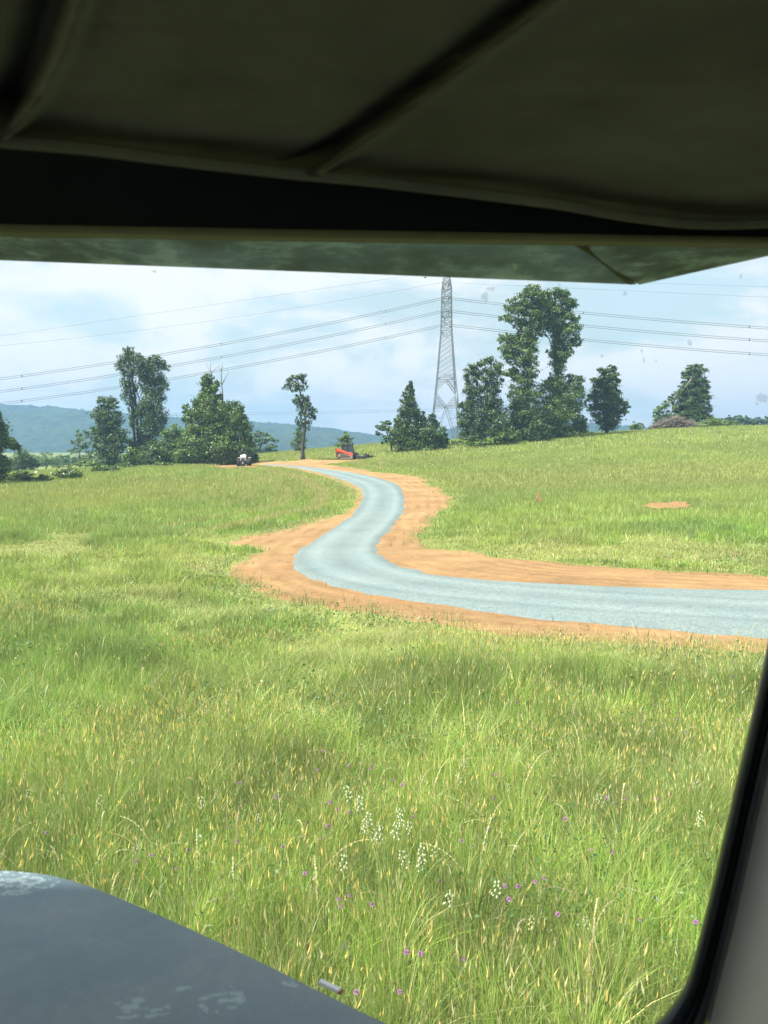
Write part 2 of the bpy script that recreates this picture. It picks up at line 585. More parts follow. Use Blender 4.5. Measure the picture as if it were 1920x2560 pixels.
# ------------------------------------------------------------------ road and clay verge outlines (photo points -> ground)
def z3(pts, ox=500, oy=1150, s=0.4822):
    return [(ox + a * s, oy + b * s) for a, b in pts]
road_near = z3([(322, 28), (400, 33), (480, 40), (600, 65), (700, 95), (780, 125), (826, 152), (842, 190), (820, 235), (780, 290), (700, 345), (600, 410),
                (520, 460), (480, 500), (466, 540), (472, 580), (520, 605), (600, 640), (720, 675), (880, 712)]) + \
            [(1041, 1514), (1160, 1529), (1273, 1546), (1389, 1561), (1640, 1583), (1920, 1606), (2300, 1640), (2900, 1700)]
road_far = z3([(322, 25), (480, 31), (640, 45), (800, 68), (930, 95), (1020, 125), (1058, 160), (1068, 200), (1065, 260), (1040, 310), (1000, 360),
               (950, 410), (933, 450), (937, 490), (980, 525), (1050, 560), (1100, 572), (1170, 582), (1180, 597), (1300, 615), (1500, 632), (1659, 642)]) + \
           [(1504, 1470), (1700, 1477), (1920, 1480), (2300, 1492), (2900, 1520)]
dirt_near = z3([(262, 26), (330, 31), (480, 46), (600, 76), (700, 105), (770, 132), (806, 155), (812, 190), (790, 240), (750, 268), (700, 290), (600, 312), (500, 345), (400, 365), (300, 380),
                (210, 400), (150, 420), (165, 440), (225, 448), (300, 452), (310, 478), (230, 505), (150, 560), (128, 600), (160, 640), (250, 676), (350, 712), (480, 745), (700, 775),
                (900, 800), (1050, 832), (1200, 868)]) + [(1250, 1592), (1446, 1608), (1644, 1622), (1920, 1640), (2300, 1672), (2900, 1740)]
dirt_far = z3([(262, 8), (400, 9), (500, 6), (540, -5), (600, 0), (660, 2), (760, 0), (850, -6), (856, -3), (740, 14), (640, 24), (780, 40), (900, 62), (1040, 75), (1130, 88), (1195, 102), (1186, 128), (1250, 150),
               (1318, 206), (1300, 240), (1220, 310), (1180, 370), (1152, 390), (1160, 430), (1180, 460), (1300, 466), (1430, 478), (1520, 499), (1659, 514)]) + \
           [(1430, 1410), (1600, 1422), (1920, 1438), (2300, 1452), (2900, 1474)]
def outline(near, far, amp, step):
    a = ground_hit([p[0] for p in near], [p[1] for p in near])[:, :2]
    c = ground_hit([p[0] for p in far], [p[1] for p in far])[:, :2]
    loop = np.vstack([a, c[::-1]])
    res = []
    for i in range(len(loop)):
        p, q = loop[i], loop[(i + 1) % len(loop)]
        L = np.linalg.norm(q - p)
        kk = max(1, int(L / step))
        for j in range(kk):
            res.append(p + (q - p) * j / kk)
    res = np.array(res)
    for _ in range(2):
        res = 0.5 * res + 0.25 * (np.roll(res, 1, 0) + np.roll(res, -1, 0))
    t = np.roll(res, -1, 0) - np.roll(res, 1, 0)
    t /= np.linalg.norm(t, axis=1)[:, None] + 1e-9
    nrm = np.stack([t[:, 1], -t[:, 0]], 1)
    dist = np.hypot(res[:, 0], res[:, 1])
    w = (fbm(res[:, 0] * 1.1, res[:, 1] * 1.1, 5) - 0.5) * amp * (0.6 + dist / 60)
    return res + nrm * w[:, None]
def inside(poly, x, y):
    x = np.asarray(x); y = np.asarray(y)
    r = np.zeros(x.shape, bool)
    b = (x > poly[:, 0].min()) & (x < poly[:, 0].max()) & (y > poly[:, 1].min()) & (y < poly[:, 1].max())
    xs, ys = x[b], y[b]
    rr = np.zeros(len(xs), bool)
    n = len(poly)
    for i in range(n):
        x1, y1 = poly[i]; x2, y2 = poly[(i + 1) % n]
        if y1 == y2:
            continue
        c = ((y1 > ys) != (y2 > ys)) & (xs < (x2 - x1) * (ys - y1) / (y2 - y1) + x1)
        rr ^= c
    r[b] = rr
    return r
ROAD = outline(road_near, road_far, 0.22, 0.22)
DIRT = outline(dirt_near, dirt_far, 0.95, 0.20)
def edge_dist(poly, x, y):
    """distance to the outline, for the points given (chunked)"""
    d = np.full(len(x), 1e9)
    for i in range(0, len(poly), 40):
        q = poly[i:i + 40]
        d = np.minimum(d, np.sqrt(((x[:, None] - q[None, :, 0]) ** 2 + (y[:, None] - q[None, :, 1]) ** 2).min(1)))
    return d
def sheet(name, poly, dz, cell, mat, label, tint):
    x0, y0 = poly.min(0); x1, y1 = poly.max(0)
    gx, gy = np.meshgrid(np.arange(x0, x1, cell), np.arange(y0, y1, cell), indexing='ij')
    gx = gx.ravel() + rng.uniform(-.1, .1, gx.size) * cell; gy = gy.ravel() + rng.uniform(-.1, .1, gy.size) * cell
    k = inside(poly, gx, gy)
    gx, gy = gx[k], gy[k]
    k = edge_dist(poly, gx, gy) > 0.12
    pts = np.vstack([poly, np.stack([gx[k], gy[k]], 1)])
    n = len(poly)
    r = geometry.delaunay_2d_cdt([Vector(p) for p in pts], [], [list(range(n))], 1, 1e-5)
    v = np.array([tuple(p) for p in r[0]])
    f = np.array([t for t in r[2] if len(t) == 3])
    a = v[f[:, 1]] - v[f[:, 0]]; b2 = v[f[:, 2]] - v[f[:, 0]]
    neg = (a[:, 0] * b2[:, 1] - a[:, 1] * b2[:, 0]) < 0
    f[neg] = f[neg][:, ::-1]
    z = T(v[:, 0], v[:, 1]) + dz(v[:, 0], v[:, 1])
    return tag(quads(name, np.column_stack([v, z]), f, mat=mat, smooth=True, color=tint(v[:, 0], v[:, 1])), label, kind='structure')
# wheel tracks follow the road's middle
_rn = ground_hit([p[0] for p in road_near], [p[1] for p in road_near])[:, :2]
_rf = ground_hit([p[0] for p in road_far], [p[1] for p in road_far])[:, :2]
def resamp(a, n):
    s = np.concatenate([[0], np.cumsum(np.linalg.norm(np.diff(a, axis=0), axis=1))])
    t = np.linspace(0, s[-1], n)
    return np.stack([np.interp(t, s, a[:, 0]), np.interp(t, s, a[:, 1])], 1)
_rn, _rf = resamp(_rn, 400), resamp(_rf, 400)
MID = []
for p in _rn:
    MID.append((p + _rf[np.argmin(((_rf - p) ** 2).sum(1))]) / 2)
MID = np.array(MID)
for _ in range(12):
    MID[1:-1] = 0.5 * MID[1:-1] + 0.25 * (MID[2:] + MID[:-2])
def stone_tint(x, y):
    d = edge_dist(MID, x, y)
    t = 1.0 + 0.13 * np.exp(-((d - 0.80) / 0.22) ** 2) - 0.13 * np.exp(-(d / 0.26) ** 2) - 0.14 * np.exp(-((d - 1.25) / 0.14) ** 2) + (fbm(x * 0.8, y * 0.8, 4) - 0.5) * 0.16
    e = edge_dist(ROAD, x, y)
    t = t - 0.10 * np.exp(-(e / 0.35) ** 2)
    c = np.stack([t * 0.99, t, t * 1.0], 1)
    return c
def clay_tint(x, y):
    e = edge_dist(MID, x, y)
    st = np.sin(e * 9.0 + 5 * fbm(x * 0.2, y * 0.2, 2)) * 0.16 * sstep(0.3, 0.7, fbm(x * 0.5 + 4, y * 0.5, 3))
    t = 0.98 + st + (fbm(x * 0.9 + 3, y * 0.9, 4) - 0.5) * 0.55
    e2 = edge_dist(DIRT, x, y)
    gr = np.exp(-(e2 / 0.5) ** 2) * sstep(0.35, 0.7, fbm(x * 2, y * 2, 3))
    c = np.stack([t * (1 - 0.35 * gr), t * (1 - 0.08 * gr), t * (1 - 0.35 * gr)], 1)
    return c
sheet('road_verge', DIRT, lambda x, y: 0.045 + 0.04 * (fbm(x * 1.7, y * 1.7, 4) - 0.5) - 0.07 * np.exp(-(edge_dist(DIRT, x, y) / 0.2) ** 2), 0.22, M['clay'], 'bare red-brown clay graded along both sides of the gravel drive', clay_tint)
sheet('road', ROAD, lambda x, y: 0.095 - 0.02 * np.exp(-((edge_dist(MID, x, y) - 0.8) / 0.22) ** 2) + 0.014 * (fbm(x * 3, y * 3, 3) - 0.5) - 0.075 * np.exp(-(edge_dist(ROAD, x, y) / 0.2) ** 2), 0.17, M['stone'], 'freshly laid blue-grey crushed stone drive curving away', stone_tint)
def blob_outline(px, py, wx, wy, n=48):
    a = np.linspace(0, 2 * PI, n, endpoint=False)
    r = 0.35 + 1.25 * fbm(np.cos(a) * 2.6 + px, np.sin(a) * 2.6 + py, 4)
    return ground_hit(px + np.cos(a) * wx * r, py + np.sin(a) * wy * r)[:, :2]
PATCH = blob_outline(1668, 1268, 66, 9)
one = lambda x, y: np.stack([np.full_like(x, 0.95), np.full_like(x, 0.90), np.full_like(x, 0.9)], 1)
sheet('dirt_patch', PATCH, lambda x, y: 0.13 + 0 * x, 0.5, M['clay'], 'small oval of bare clay in the meadow right of the drive', one)
PATCH2 = blob_outline(588, 1166.5, 62, 5)
sheet('dirt_patch', PATCH2, lambda x, y: 0.05 + 0 * x, 0.5, M['clay'], 'strip of bare clay under the trees beside the white tractor', one)

# ------------------------------------------------------------------ grass (stuff)
def wedge(n, d0, d1, half=0.66, power=1.0):
    """points in the wedge in front of the truck, even over the ground"""
    d = np.sqrt(rng.random(n) * (d1 ** 2 - d0 ** 2) + d0 ** 2)
    x = d * rng.uniform(-half, half, n)
    return x, d
def clear_mask(x, y, margin):
    jit = (rng.random(len(x)) ** 3) * margin
    ang = rng.random(len(x)) * 2 * PI
    xx, yy = x + np.cos(ang) * jit, y + np.sin(ang) * jit
    return ~(inside(DIRT, xx, yy) | inside(ROAD, x, y) | inside(PATCH, xx, yy) | inside(PATCH2, xx, yy))
GREEN = np.array([0.205, 0.375, 0.042]); DEEP = np.array([0.075, 0.190, 0.036]); YEL = np.array([0.262, 0.282, 0.090]); STRAW = np.array([0.46, 0.41, 0.20])
BLUEG = np.array([0.150, 0.285, 0.060])
def patch_fields(x, y):
    p1 = fbm(x * 0.16 + 40, y * 0.16 + 11, 4)
    p2 = fbm(x * 0.55 + 7, y * 0.55 + 23, 4)
    p3 = fbm(x * 0.045 + 3, y * 0.045 + 8, 3)
    return p1, p2, p3
def grass_color(x, y):
    p1, p2, p3 = patch_fields(x, y)
    n = len(x)
    r = rng.random(n)
    far = sstep(12, 60, y)
    a = sstep(0.38, 0.62, p1)[:, None]
    c = GREEN * a + BLUEG * (1 - a)
    dk = (sstep(0.50, 0.66, p2) * np.where(y < 9, 0.60, 0.30))[:, None]
    c = c * (1 - dk) + DEEP * dk
    yl = np.clip(sstep(0.40, 0.68, p3) * 0.35 + far * 0.62 + (r < 0.10) * 0.5, 0, 0.85)[:, None]
    c = c * (1 - yl) + YEL * yl
    s = ((rng.random(n) < (0.07 + 0.20 * sstep(0.46, 0.66, p1) * (1 - far * 0.5))) * rng.uniform(0.5, 1.0, n))[:, None]
    c = c * (1 - s) + STRAW * s
    p4 = fbm(x * 1.3 + 60, y * 1.3 + 5, 3)
    c = c * (1 + (0.44 * sstep(0.35, 0.65, p4) - 0.22) * (1 - 0.7 * far))[:, None]
    v_ = 0.36 * (1 - 0.6 * far)
    return c * (1 + v_ * rng.uniform(-1, 1, n))[:, None]
def blades(x, y, h, w, lean, segs, az=None):
    n = len(x)
    z = T(x, y)
    if az is None:
        az = rng.random(n) * 2 * PI
    la = az + rng.normal(0, 0.5, n)
    wa = rng.random(n) * 2 * PI
    ts = np.linspace(0, 1, segs + 1)
    verts = []
    for t in ts:
        px = x + np.cos(la) * h * lean * t ** 2.0
        py = y + np.sin(la) * h * lean * t ** 2.0
        pz = z + h * t * (1 - 0.42 * np.minimum(lean, 1.6) * t)
        ww = w * (1 - t ** 2) * 0.5 + (w * 0.02)
        if t < 1:
            verts.append(np.stack([px - np.cos(wa) * ww, py - np.sin(wa) * ww, pz], 1))
            verts.append(np.stack([px + np.cos(wa) * ww, py + np.sin(wa) * ww, pz], 1))
        else:
            verts.append(np.stack([px, py, pz], 1))
    m = len(verts)
    V = np.stack(verts, 1).reshape(-1, 3)
    base = np.arange(n) * m
    loops, tot = [], []
    per = []
    for k in range(segs - 1):
        per += [2 * k, 2 * k + 1, 2 * k + 3, 2 * k + 2]
        tot.append(4)
    k = segs - 1
    per += [2 * k, 2 * k + 1, 2 * k + 2]
    tot.append(3)
    loops = (base[:, None] + np.array(per)[None]).ravel()
    totals = np.tile(np.array(tot), n)
    return V, loops, totals, m
class Field:
    def __init__(s): s.V, s.L, s.T, s.C, s.n = [], [], [], [], 0
    def add(s, V, L, T_, C):
        s.V.append(V); s.L.append(L + s.n); s.T.append(T_); s.C.append(C); s.n += len(V)
    def build(s, name, mat, label):
        V = np.vstack(s.V); L = np.concatenate(s.L); Tt = np.concatenate(s.T); C = np.vstack(s.C)
        st = np.concatenate([[0], np.cumsum(Tt)[:-1]])
        return tag(big_mesh(name, V, L, st, Tt, mat=mat, color=C), label, 'grass', kind='stuff')
def height_at(x, y):
    p1, p2, p3 = patch_fields(x, y)
    p4 = fbm(x * 1.6 + 12, y * 1.6 + 50, 3)
    h = 0.36 + 0.40 * (p2 - 0.5) + 0.20 * (p1 - 0.5) + 0.30 * (p4 - 0.5)
    k = edge_dist(DIRT[::2], x, y)
    h = h * (0.30 + 0.70 * sstep(0.1, 1.9, k))
    # flattened strip left of the bend and along the near verge
    return h
near = Field()
for (d0, d1, dens, wid, segs) in ((2.0, 6.0, 4800, 0.0038, 4), (6.0, 12.0, 2300, 0.0054, 3), (12.0, 20.0, 950, 0.0095, 2), (20.0, 34.0, 330, 0.016, 2)):
    n = int(dens * 0.66 * (d1 ** 2 - d0 ** 2))
    x, y = wedge(n, d0, d1)
    k = clear_mask(x, y, 0.7)
    x, y = x[k], y[k]
    tuft = rng.random(len(x)) < 0.24
    cell = 0.34
    cxi, cyi = np.floor(x / cell), np.floor(y / cell)
    hx = np.sin(cxi * 127.1 + cyi * 311.7) * 43758.5; hy = np.sin(cxi * 269.5 + cyi * 183.3) * 43758.5
    hx -= np.floor(hx); hy -= np.floor(hy)
    tcx, tcy = (cxi + hx) * cell, (cyi + hy) * cell
    tuft &= ~inside(DIRT, tcx, tcy)
    gx2, gy2 = rng.normal(0, 0.05, len(x)), rng.normal(0, 0.05, len(x))
    x = np.where(tuft, tcx + gx2, x); y = np.where(tuft, tcy + gy2, y)
    aim = np.where(tuft, np.arctan2(gy2, gx2), rng.random(len(x)) * 2 * PI)
    hgt = height_at(x, y) * rng.uniform(0.55, 1.35, len(x)) * np.where(tuft, 0.75 + 0.75 * ((hx * 7.3) % 1), 0.9)
    lean = np.abs(rng.normal(0.16, 0.22, len(x)))
    p1, p2, p3 = patch_fields(x, y)
    edg = edge_dist(DIRT[::3], x, y)
    flat = np.maximum(sstep(0.50, 0.64, fbm(x * 0.23 + 70, y * 0.23 + 31, 3)) * sstep(8, 12, y), np.exp(-(edg / np.where(y < 24, 4.5, 2.5)) ** 2) * sstep(0.36, 0.56, fbm(x * 0.5 + 7, y * 0.5 + 3, 3)))
    lean = lean + tuft * rng.uniform(0, 0.30, len(x)) + (rng.random(len(x)) < 0.06) * rng.uniform(0.5, 1.4, len(x))
    lean = lean + flat * rng.uniform(0.3, 1.5, len(x))
    hgt = hgt * (1 - 0.35 * flat)
    V, L, Tt, m_ = blades(x, y, hgt, wid * rng.uniform(0.6, 1.5, len(x)), lean, segs, az=aim)
    c = grass_color(x, y) * np.where(tuft, 0.85 + 0.35 * ((hy * 5.7) % 1), 1.0)[:, None]
    fs = (flat * (rng.random(len(x)) < 0.5))[:, None] * 0.75
    c = c * (1 - fs) + STRAW * 0.9 * fs
    near.add(V, L, Tt, np.repeat(c, m_, 0))
# thin seed stems with tan spikes
def spikes(x, y, h, hl, hw, col, stemcol, lean, az):
    n = len(x)
    z = T(x, y)
    tx = x + np.cos(az) * h * lean; ty = y + np.sin(az) * h * lean; tz = z + h
    wa = rng.random(n) * 2 * PI
    sw = hw * 0.16
    d = np.stack([np.cos(az) * lean * 1.6, np.sin(az) * lean * 1.6, np.ones(n)], 1)
    d /= np.linalg.norm(d, axis=1)[:, None]
    s = np.stack([np.cos(wa), np.sin(wa), np.zeros(n)], 1)
    s2 = np.cross(d, s)
    s2 /= np.linalg.norm(s2, axis=1)[:, None]
    top = np.stack([tx, ty, tz], 1)
    b0 = np.stack([x, y, z], 1)
    mid = (b0 + top) / 2 - np.stack([np.cos(az), np.sin(az), np.zeros(n)], 1) * (h * lean * 0.15)[:, None]
    V = np.stack([b0 - s * sw[:, None], b0 + s * sw[:, None], mid - s * sw[:, None], mid + s * sw[:, None], top - s * sw[:, None] * .8, top + s * sw[:, None] * .8,
                  top, top + d * (hl * 0.35)[:, None] + s * (hw / 2)[:, None], top + d * hl[:, None], top + d * (hl * 0.35)[:, None] - s * (hw / 2)[:, None],
                  top + d * (hl * 0.35)[:, None] + s2 * (hw / 2)[:, None], top + d * (hl * 0.35)[:, None] - s2 * (hw / 2)[:, None]], 1)
    per = np.array([0, 1, 3, 2, 2, 3, 5, 4, 6, 7, 8, 9, 6, 10, 8, 11])
    base = np.arange(n) * 12
    L = (base[:, None] + per[None]).ravel()
    Tt = np.full(n * 4, 4)
    C = np.stack([stemcol] * 6 + [col] * 6, 1).reshape(-1, 3)
    return V.reshape(-1, 3), L, Tt, C
for (d0, d1, dens, hw) in ((2.4, 7, 340, 0.0075), (7, 13, 170, 0.0095), (13, 26, 26, 0.013)):
    n = int(dens * 0.66 * (d1 ** 2 - d0 ** 2))
    x, y = wedge(n, d0, d1)
    k = clear_mask(x, y, 0.9)
    x, y = x[k], y[k]
    p = fbm(x * 0.5 + 31, y * 0.5 + 2, 3)
    k = rng.random(len(x)) < sstep(0.42, 0.66, p) * 0.9 + 0.10
    x, y = x[k], y[k]
    n = len(x)
    h = height_at(x, y) * rng.uniform(0.85, 1.45, n)
    col = np.array([0.68, 0.56, 0.22]) * rng.uniform(0.75, 1.2, n)[:, None]
    wsel = (rng.random(n) < 0.35)[:, None]
    col = np.where(wsel, np.array([0.55, 0.55, 0.33]) * rng.uniform(0.7, 1.1, n)[:, None], col)
    dk = (rng.random(n) < (0.15 if d0 < 7 else 0.04))[:, None]
    col = np.where(dk, np.array([0.22, 0.20, 0.10]), col)
    stc = np.array([0.20, 0.25, 0.07]) * rng.uniform(0.8, 1.2, n)[:, None]
    near.add(*spikes(x, y, h, rng.uniform(0.03, 0.075, n) * (1 + d0 / 40), np.full(n, hw) * rng.uniform(0.7, 1.3, n), col, stc, rng.uniform(0.0, 0.35, n), rng.random(n) * 2 * PI))
# tall arching seed stalks made of many little florets
def arch_stalk(x, y, h, reach, az, col):
    z = float(T(x, y))
    N = 26
    V, L, Tt = [], [], []
    for i in range(N):
        t = i / (N - 1)
        r = reach * t ** 2.2
        p = np.array([x + math.cos(az) * r, y + math.sin(az) * r, z + h * (t - 0.30 * t ** 4)])
        if i:
            d = p - q
            s = np.array([-math.sin(az), math.cos(az), 0]) * 0.0013
            b0 = len(V); V += [q - s, q + s, p + s, p - s]; L += [b0, b0 + 1, b0 + 2, b0 + 3]; Tt.append(4)
            if t > 0.55:
                dn = d / np.linalg.norm(d)
                for sg in (-1, 1):
                    sv = np.array([-math.sin(az), math.cos(az), random.uniform(-.6, .3)]) * sg * 0.0045
                    b0 = len(V)
                    V += [p, p + dn * 0.008 + sv, p + dn * 0.019 + sv * 1.1, p + dn * 0.012 + sv * 0.2]
                    L += [b0, b0 + 1, b0 + 2, b0 + 3]; Tt.append(4)
        q = p
    V = np.array(V)
    near.add(V, np.array(L), np.array(Tt), np.repeat(np.array([col]), len(V), 0) * rng.uniform(0.85, 1.15, (len(V), 1)))
for i in range(150):
    d = random.uniform(3.2, 15.0) if i > 60 else random.uniform(3.2, 7)
    x = d * random.uniform(-0.56, 0.56)
    if inside(DIRT, np.array([x]), np.array([d]))[0]:
        continue
    arch_stalk(x, d, random.uniform(0.5, 0.85), random.uniform(0.1, 0.45), random.uniform(-0.6, 3.6), random.choice([(0.46, 0.42, 0.22), (0.34, 0.36, 0.18), (0.28, 0.22, 0.14)]))
# cut hay and stray tufts lying over the clay margins
for (d0, d1, n, wid) in ((8, 20, 60000, 0.010), (20, 40, 60000, 0.018), (40, 75, 40000, 0.03)):
    x, y = wedge(n, d0, d1)
    ed = edge_dist(DIRT[::2], x, y)
    ins = inside(DIRT, x, y)
    keep = (~inside(ROAD, x, y)) & (rng.random(n) < np.where(ins, 0.55 * np.exp(-ed / 0.35), 0.75 * np.exp(-ed / 0.8)) * (0.25 + 1.3 * sstep(0.4, 0.65, fbm(x * .9 + 5, y * .9 + 5, 3))))
    x, y, ins = x[keep], y[keep], ins[keep]
    n = len(x)
    lo = rng.random(n) < 0.55
    V, L, Tt, m_ = blades(x, y, np.where(lo, 0.10, 0.20) * rng.uniform(0.6, 1.5, n), wid * rng.uniform(0.6, 1.4, n), np.where(lo, rng.uniform(1.5, 3.0, n), rng.uniform(0.1, 0.8, n)), 2)
    V[:, 2] += np.repeat(np.where(ins, 0.05, 0.015), m_)
    c = np.where(lo[:, None], STRAW * rng.uniform(0.55, 0.95, n)[:, None], np.array([0.115, 0.20, 0.06]) * rng.uniform(0.7, 1.3, n)[:, None])
    near.add(V, L, Tt, np.repeat(c, m_, 0))
# leafy weeds low in the sward
def weeds(n, d0, d1, size, col):
    x, y = wedge(n, d0, d1)
    p = fbm(x * 0.7 + 90, y * 0.7 + 12, 3)
    k = clear_mask(x, y, 0.05) & (rng.random(n) < sstep(0.48, 0.66, p))
    x, y = x[k], y[k]
    n = len(x)
    c = np.stack([x, y, T(x, y) + rng.uniform(0.10, 0.34, n)], 1)
    a = rng.normal(size=(n, 3)); a[:, 2] *= 0.5; a /= np.linalg.norm(a, axis=1)[:, None]
    b = np.cross(a, rng.normal(size=(n, 3))); b /= np.linalg.norm(b, axis=1)[:, None]
    s = (size * rng.uniform(0.6, 1.4, n))[:, None]
    V = np.stack([c - a * s, c + b * s * 0.55, c + a * s, c - b * s * 0.55], 1).reshape(-1, 3)
    C = np.repeat(np.array(col) * rng.uniform(0.7, 1.3, n)[:, None], 4, 0)
    near.add(V, np.arange(4 * n), np.full(n, 4), C)
weeds(26000, 2.4, 8, 0.012, (0.055, 0.15, 0.045))
weeds(30000, 8, 22, 0.022, (0.06, 0.145, 0.045))
near.build('grass', M['grass'], 'tall flowering hay grass filling the near meadow')
farf = Field()
for (d0, d1, dens, wid, hh) in ((34, 60, 130, 0.028, 0.34), (60, 100, 60, 0.045, 0.34), (100, 165, 20, 0.075, 0.38)):
    n = int(dens * 0.66 * (d1 ** 2 - d0 ** 2))
    x, y = wedge(n, d0, d1, half=0.62)
    k = clear_mask(x, y, 0.9)
    x, y = x[k], y[k]
    p1, p2, p3 = patch_fields(x, y)
    h = hh * (0.7 + 0.6 * p2) * rng.uniform(0.5, 1.3, len(x))
    kd = edge_dist(DIRT[::3], x, y)
    h = h * (0.45 + 0.55 * sstep(0.2, 1.6, kd))
    V, L, Tt, m_ = blades(x, y, h, wid * rng.uniform(0.6, 1.5, len(x)), np.abs(rng.normal(0.35, 0.25, len(x))), 1)
    c = grass_color(x, y)
    stripe = np.exp(-(kd / 7.0) ** 2) * sstep(0.0, 0.8, np.sin(kd * 2.3 + 4 * fbm(x * 0.1, y * 0.1, 2)))
    sm_ = (0.85 * stripe * (x < 0))[:, None]
    c = c * (1 - sm_) + STRAW * 0.8 * sm_
    farf.add(V, L, Tt, np.repeat(c, m_, 0))
farf.build('grass', M['grass'], 'yellow-green hay grass covering the far slopes of the meadow')

# ------------------------------------------------------------------ countable flowers in the near grass
def proto_clover():
    e = empty('clover_flower', (0, 0, 0), 'small round purple clover head on a thin stem in the near grass', 'wildflower', 'purple clover flowers in the meadow')
    mb = MB()
    mb.tube([(0, 0, 0), (0.01, 0, 0.2), (0.0, 0.01, 0.40)], [0.0016, 0.0014, 0.0012], 5)
    mb.build('stem', M['stem'], e)
    mb = MB()
    r_ = random.Random(5)
    mb.ball((0, 0.01, 0.412), 0.007, 1, (1, 1, 0.95))
    for i in range(46):
        th = r_.random() * 2 * PI; ph = math.acos(r_.uniform(-0.5, 1))
        d = Vector((math.sin(ph) * math.cos(th), math.sin(ph) * math.sin(th), math.cos(ph)))
        mb.bar(Vector((0, 0.01, 0.412)) + d * 0.005, Vector((0, 0.01, 0.412)) + d * 0.0125, 0.0019, 0.0008, 4)
    mb.build('flower_head', M['petal'], e)
    return e
def proto_panicle():
    e = empty('pale_seed_panicle', (0, 0, 0), 'nodding cluster of whitish seed florets standing above the near grass', 'seed head', 'whitish seed panicles in the meadow')
    r_ = random.Random(9)
    st = MB(); fl = MB()
    st.tube([(0, 0, 0), (0.01, 0, 0.25), (0.02, 0.0, 0.50)], [0.0017, 0.0014, 0.001], 5)
    for i in range(13):
        t = i / 12
        h = 0.425 + 0.075 * t
        a = i * 2.4
        ln = 0.022 * (1 - t * 0.55) * r_.uniform(0.6, 1.2)
        b0 = Vector((0.014 + 0.006 * t, 0, h))
        b1 = b0 + Vector((math.cos(a) * ln, math.sin(a) * ln, 0.004 * r_.uniform(-1, 1)))
        b2 = b1 + Vector((math.cos(a) * 0.004, math.sin(a) * 0.004, -0.015))
        st.bar(b0, b1, 0.0006, 0.0005, 3)
        fl.bar(b1, (b1 + b2) / 2, 0.0015, 0.0046, 5)
        fl.bar((b1 + b2) / 2, b2, 0.0046, 0.0012, 5)
    st.build('stem', M['stem'], e)
    fl.build('floret_cluster', M['pale'], e)
    return e
def dup(root, loc, rz, sc=1.0, tilt=0.0, label=None):
    r = root.copy(); COL.objects.link(r)
    r.location = loc; r.rotation_euler = (tilt, 0, rz); r.scale = (sc, sc, sc)
    if label: r['label'] = label
    for ch in list(root.children):
        c = ch.copy(); COL.objects.link(c); c.parent = r
    return r
def px_spot(px, py, top):
    """ground spot whose plant top (height above ground) shows near the photo point"""
    ds = np.arange(2.5, 30, 0.02)
    pts = P(np.full(len(ds), px), np.full(len(ds), py), ds)
    k = np.argmin(np.abs(pts[:, 2] - T(pts[:, 0], pts[:, 1]) - top))
    return float(pts[k, 0]), float(pts[k, 1])
clover_px = [(930, 2262), (849, 2246), (873, 2234), (1336, 2203), (1300, 2215), (1280, 2246), (1275, 2250), (823, 2010), (843, 2020), (810, 2062), (872, 2028), (798, 2096), (1030, 2038),
             (1214, 2066), (1188, 2116), (1162, 2100), (592, 2102), (594, 2011), (573, 2066), (600, 1955), (655, 1835), (795, 1923), (808, 1876), (882, 1910), (920, 1923), (930, 1910), (989, 1950),
             (1006, 1960), (1243, 1995), (1252, 1945), (1240, 1935), (845, 2265), (1260, 2205), (1255, 2208), (1350, 2190), (1538, 2005), (1560, 1995), (1640, 1995), (1530, 1992), (1680, 1985), (1405, 2290),
             (1720, 1830), (1700, 1800), (1640, 1760), (1850, 1800), (1830, 1690), (1833, 1655), (1290, 1750), (1600, 1800), (320, 1890), (330, 2150), (480, 2120), (390, 2130), (200, 2250), (408, 2145),
             (440, 2170), (120, 2080), (700, 2110), (690, 1990), (760, 2180), (1100, 2200), (1420, 2050), (1480, 2120), (1530, 2130), (1740, 2300), (1600, 2300), (1000, 2480), (890, 2480), (1150, 2400), (1020, 2370), (1060, 2380)]
pan_px = [(905, 2080), (880, 2060), (940, 2100), (925, 2040), (960, 2090), (895, 2110), (900, 2000), (918, 2010), (975, 2075), (1040, 2095), (1085, 2100), (1055, 2060), (1080, 2160), (1070, 2135), (1075, 2190),
          (1020, 2130), (545, 1960), (625, 1960), (535, 1975), (665, 2020), (765, 2105), (870, 2140), (1140, 1880), (1130, 1860), (1175, 1915), (1290, 1940), (1295, 1850), (990, 2000), (1225, 2200), (1275, 2180),
          (1290, 2225), (1535, 1980), (1525, 1965), (1850, 1780), (1860, 1760), (1690, 1780), (1740, 2010), (1795, 2015), (1610, 2130), (1620, 1800), (1700, 1890), (30, 2040), (80, 1960), (50, 1920), (250, 2100), (210, 1980),
          (360, 2060), (460, 1985), (620, 1860), (650, 1780), (700, 1760), (740, 1790), (770, 1740), (680, 1750), (720, 1810), (790, 1760), (640, 1760), (350, 1520), (260, 1510), (1400, 1890), (1500, 2250)]
pc, pp = proto_clover(), proto_panicle()
for i, (a, b) in enumerate(clover_px):
    hh = random.uniform(0.34, 0.50)
    x, y = px_spot(a, b, hh)
    sc = hh / 0.42 * 1.0
    loc = (x, y, float(T(x, y)))
    if i == 0:
        pc.location = loc; pc.scale = (sc,) * 3
    else:
        dup(pc, loc, random.random() * 6.28, sc, random.uniform(-0.05, 0.05))
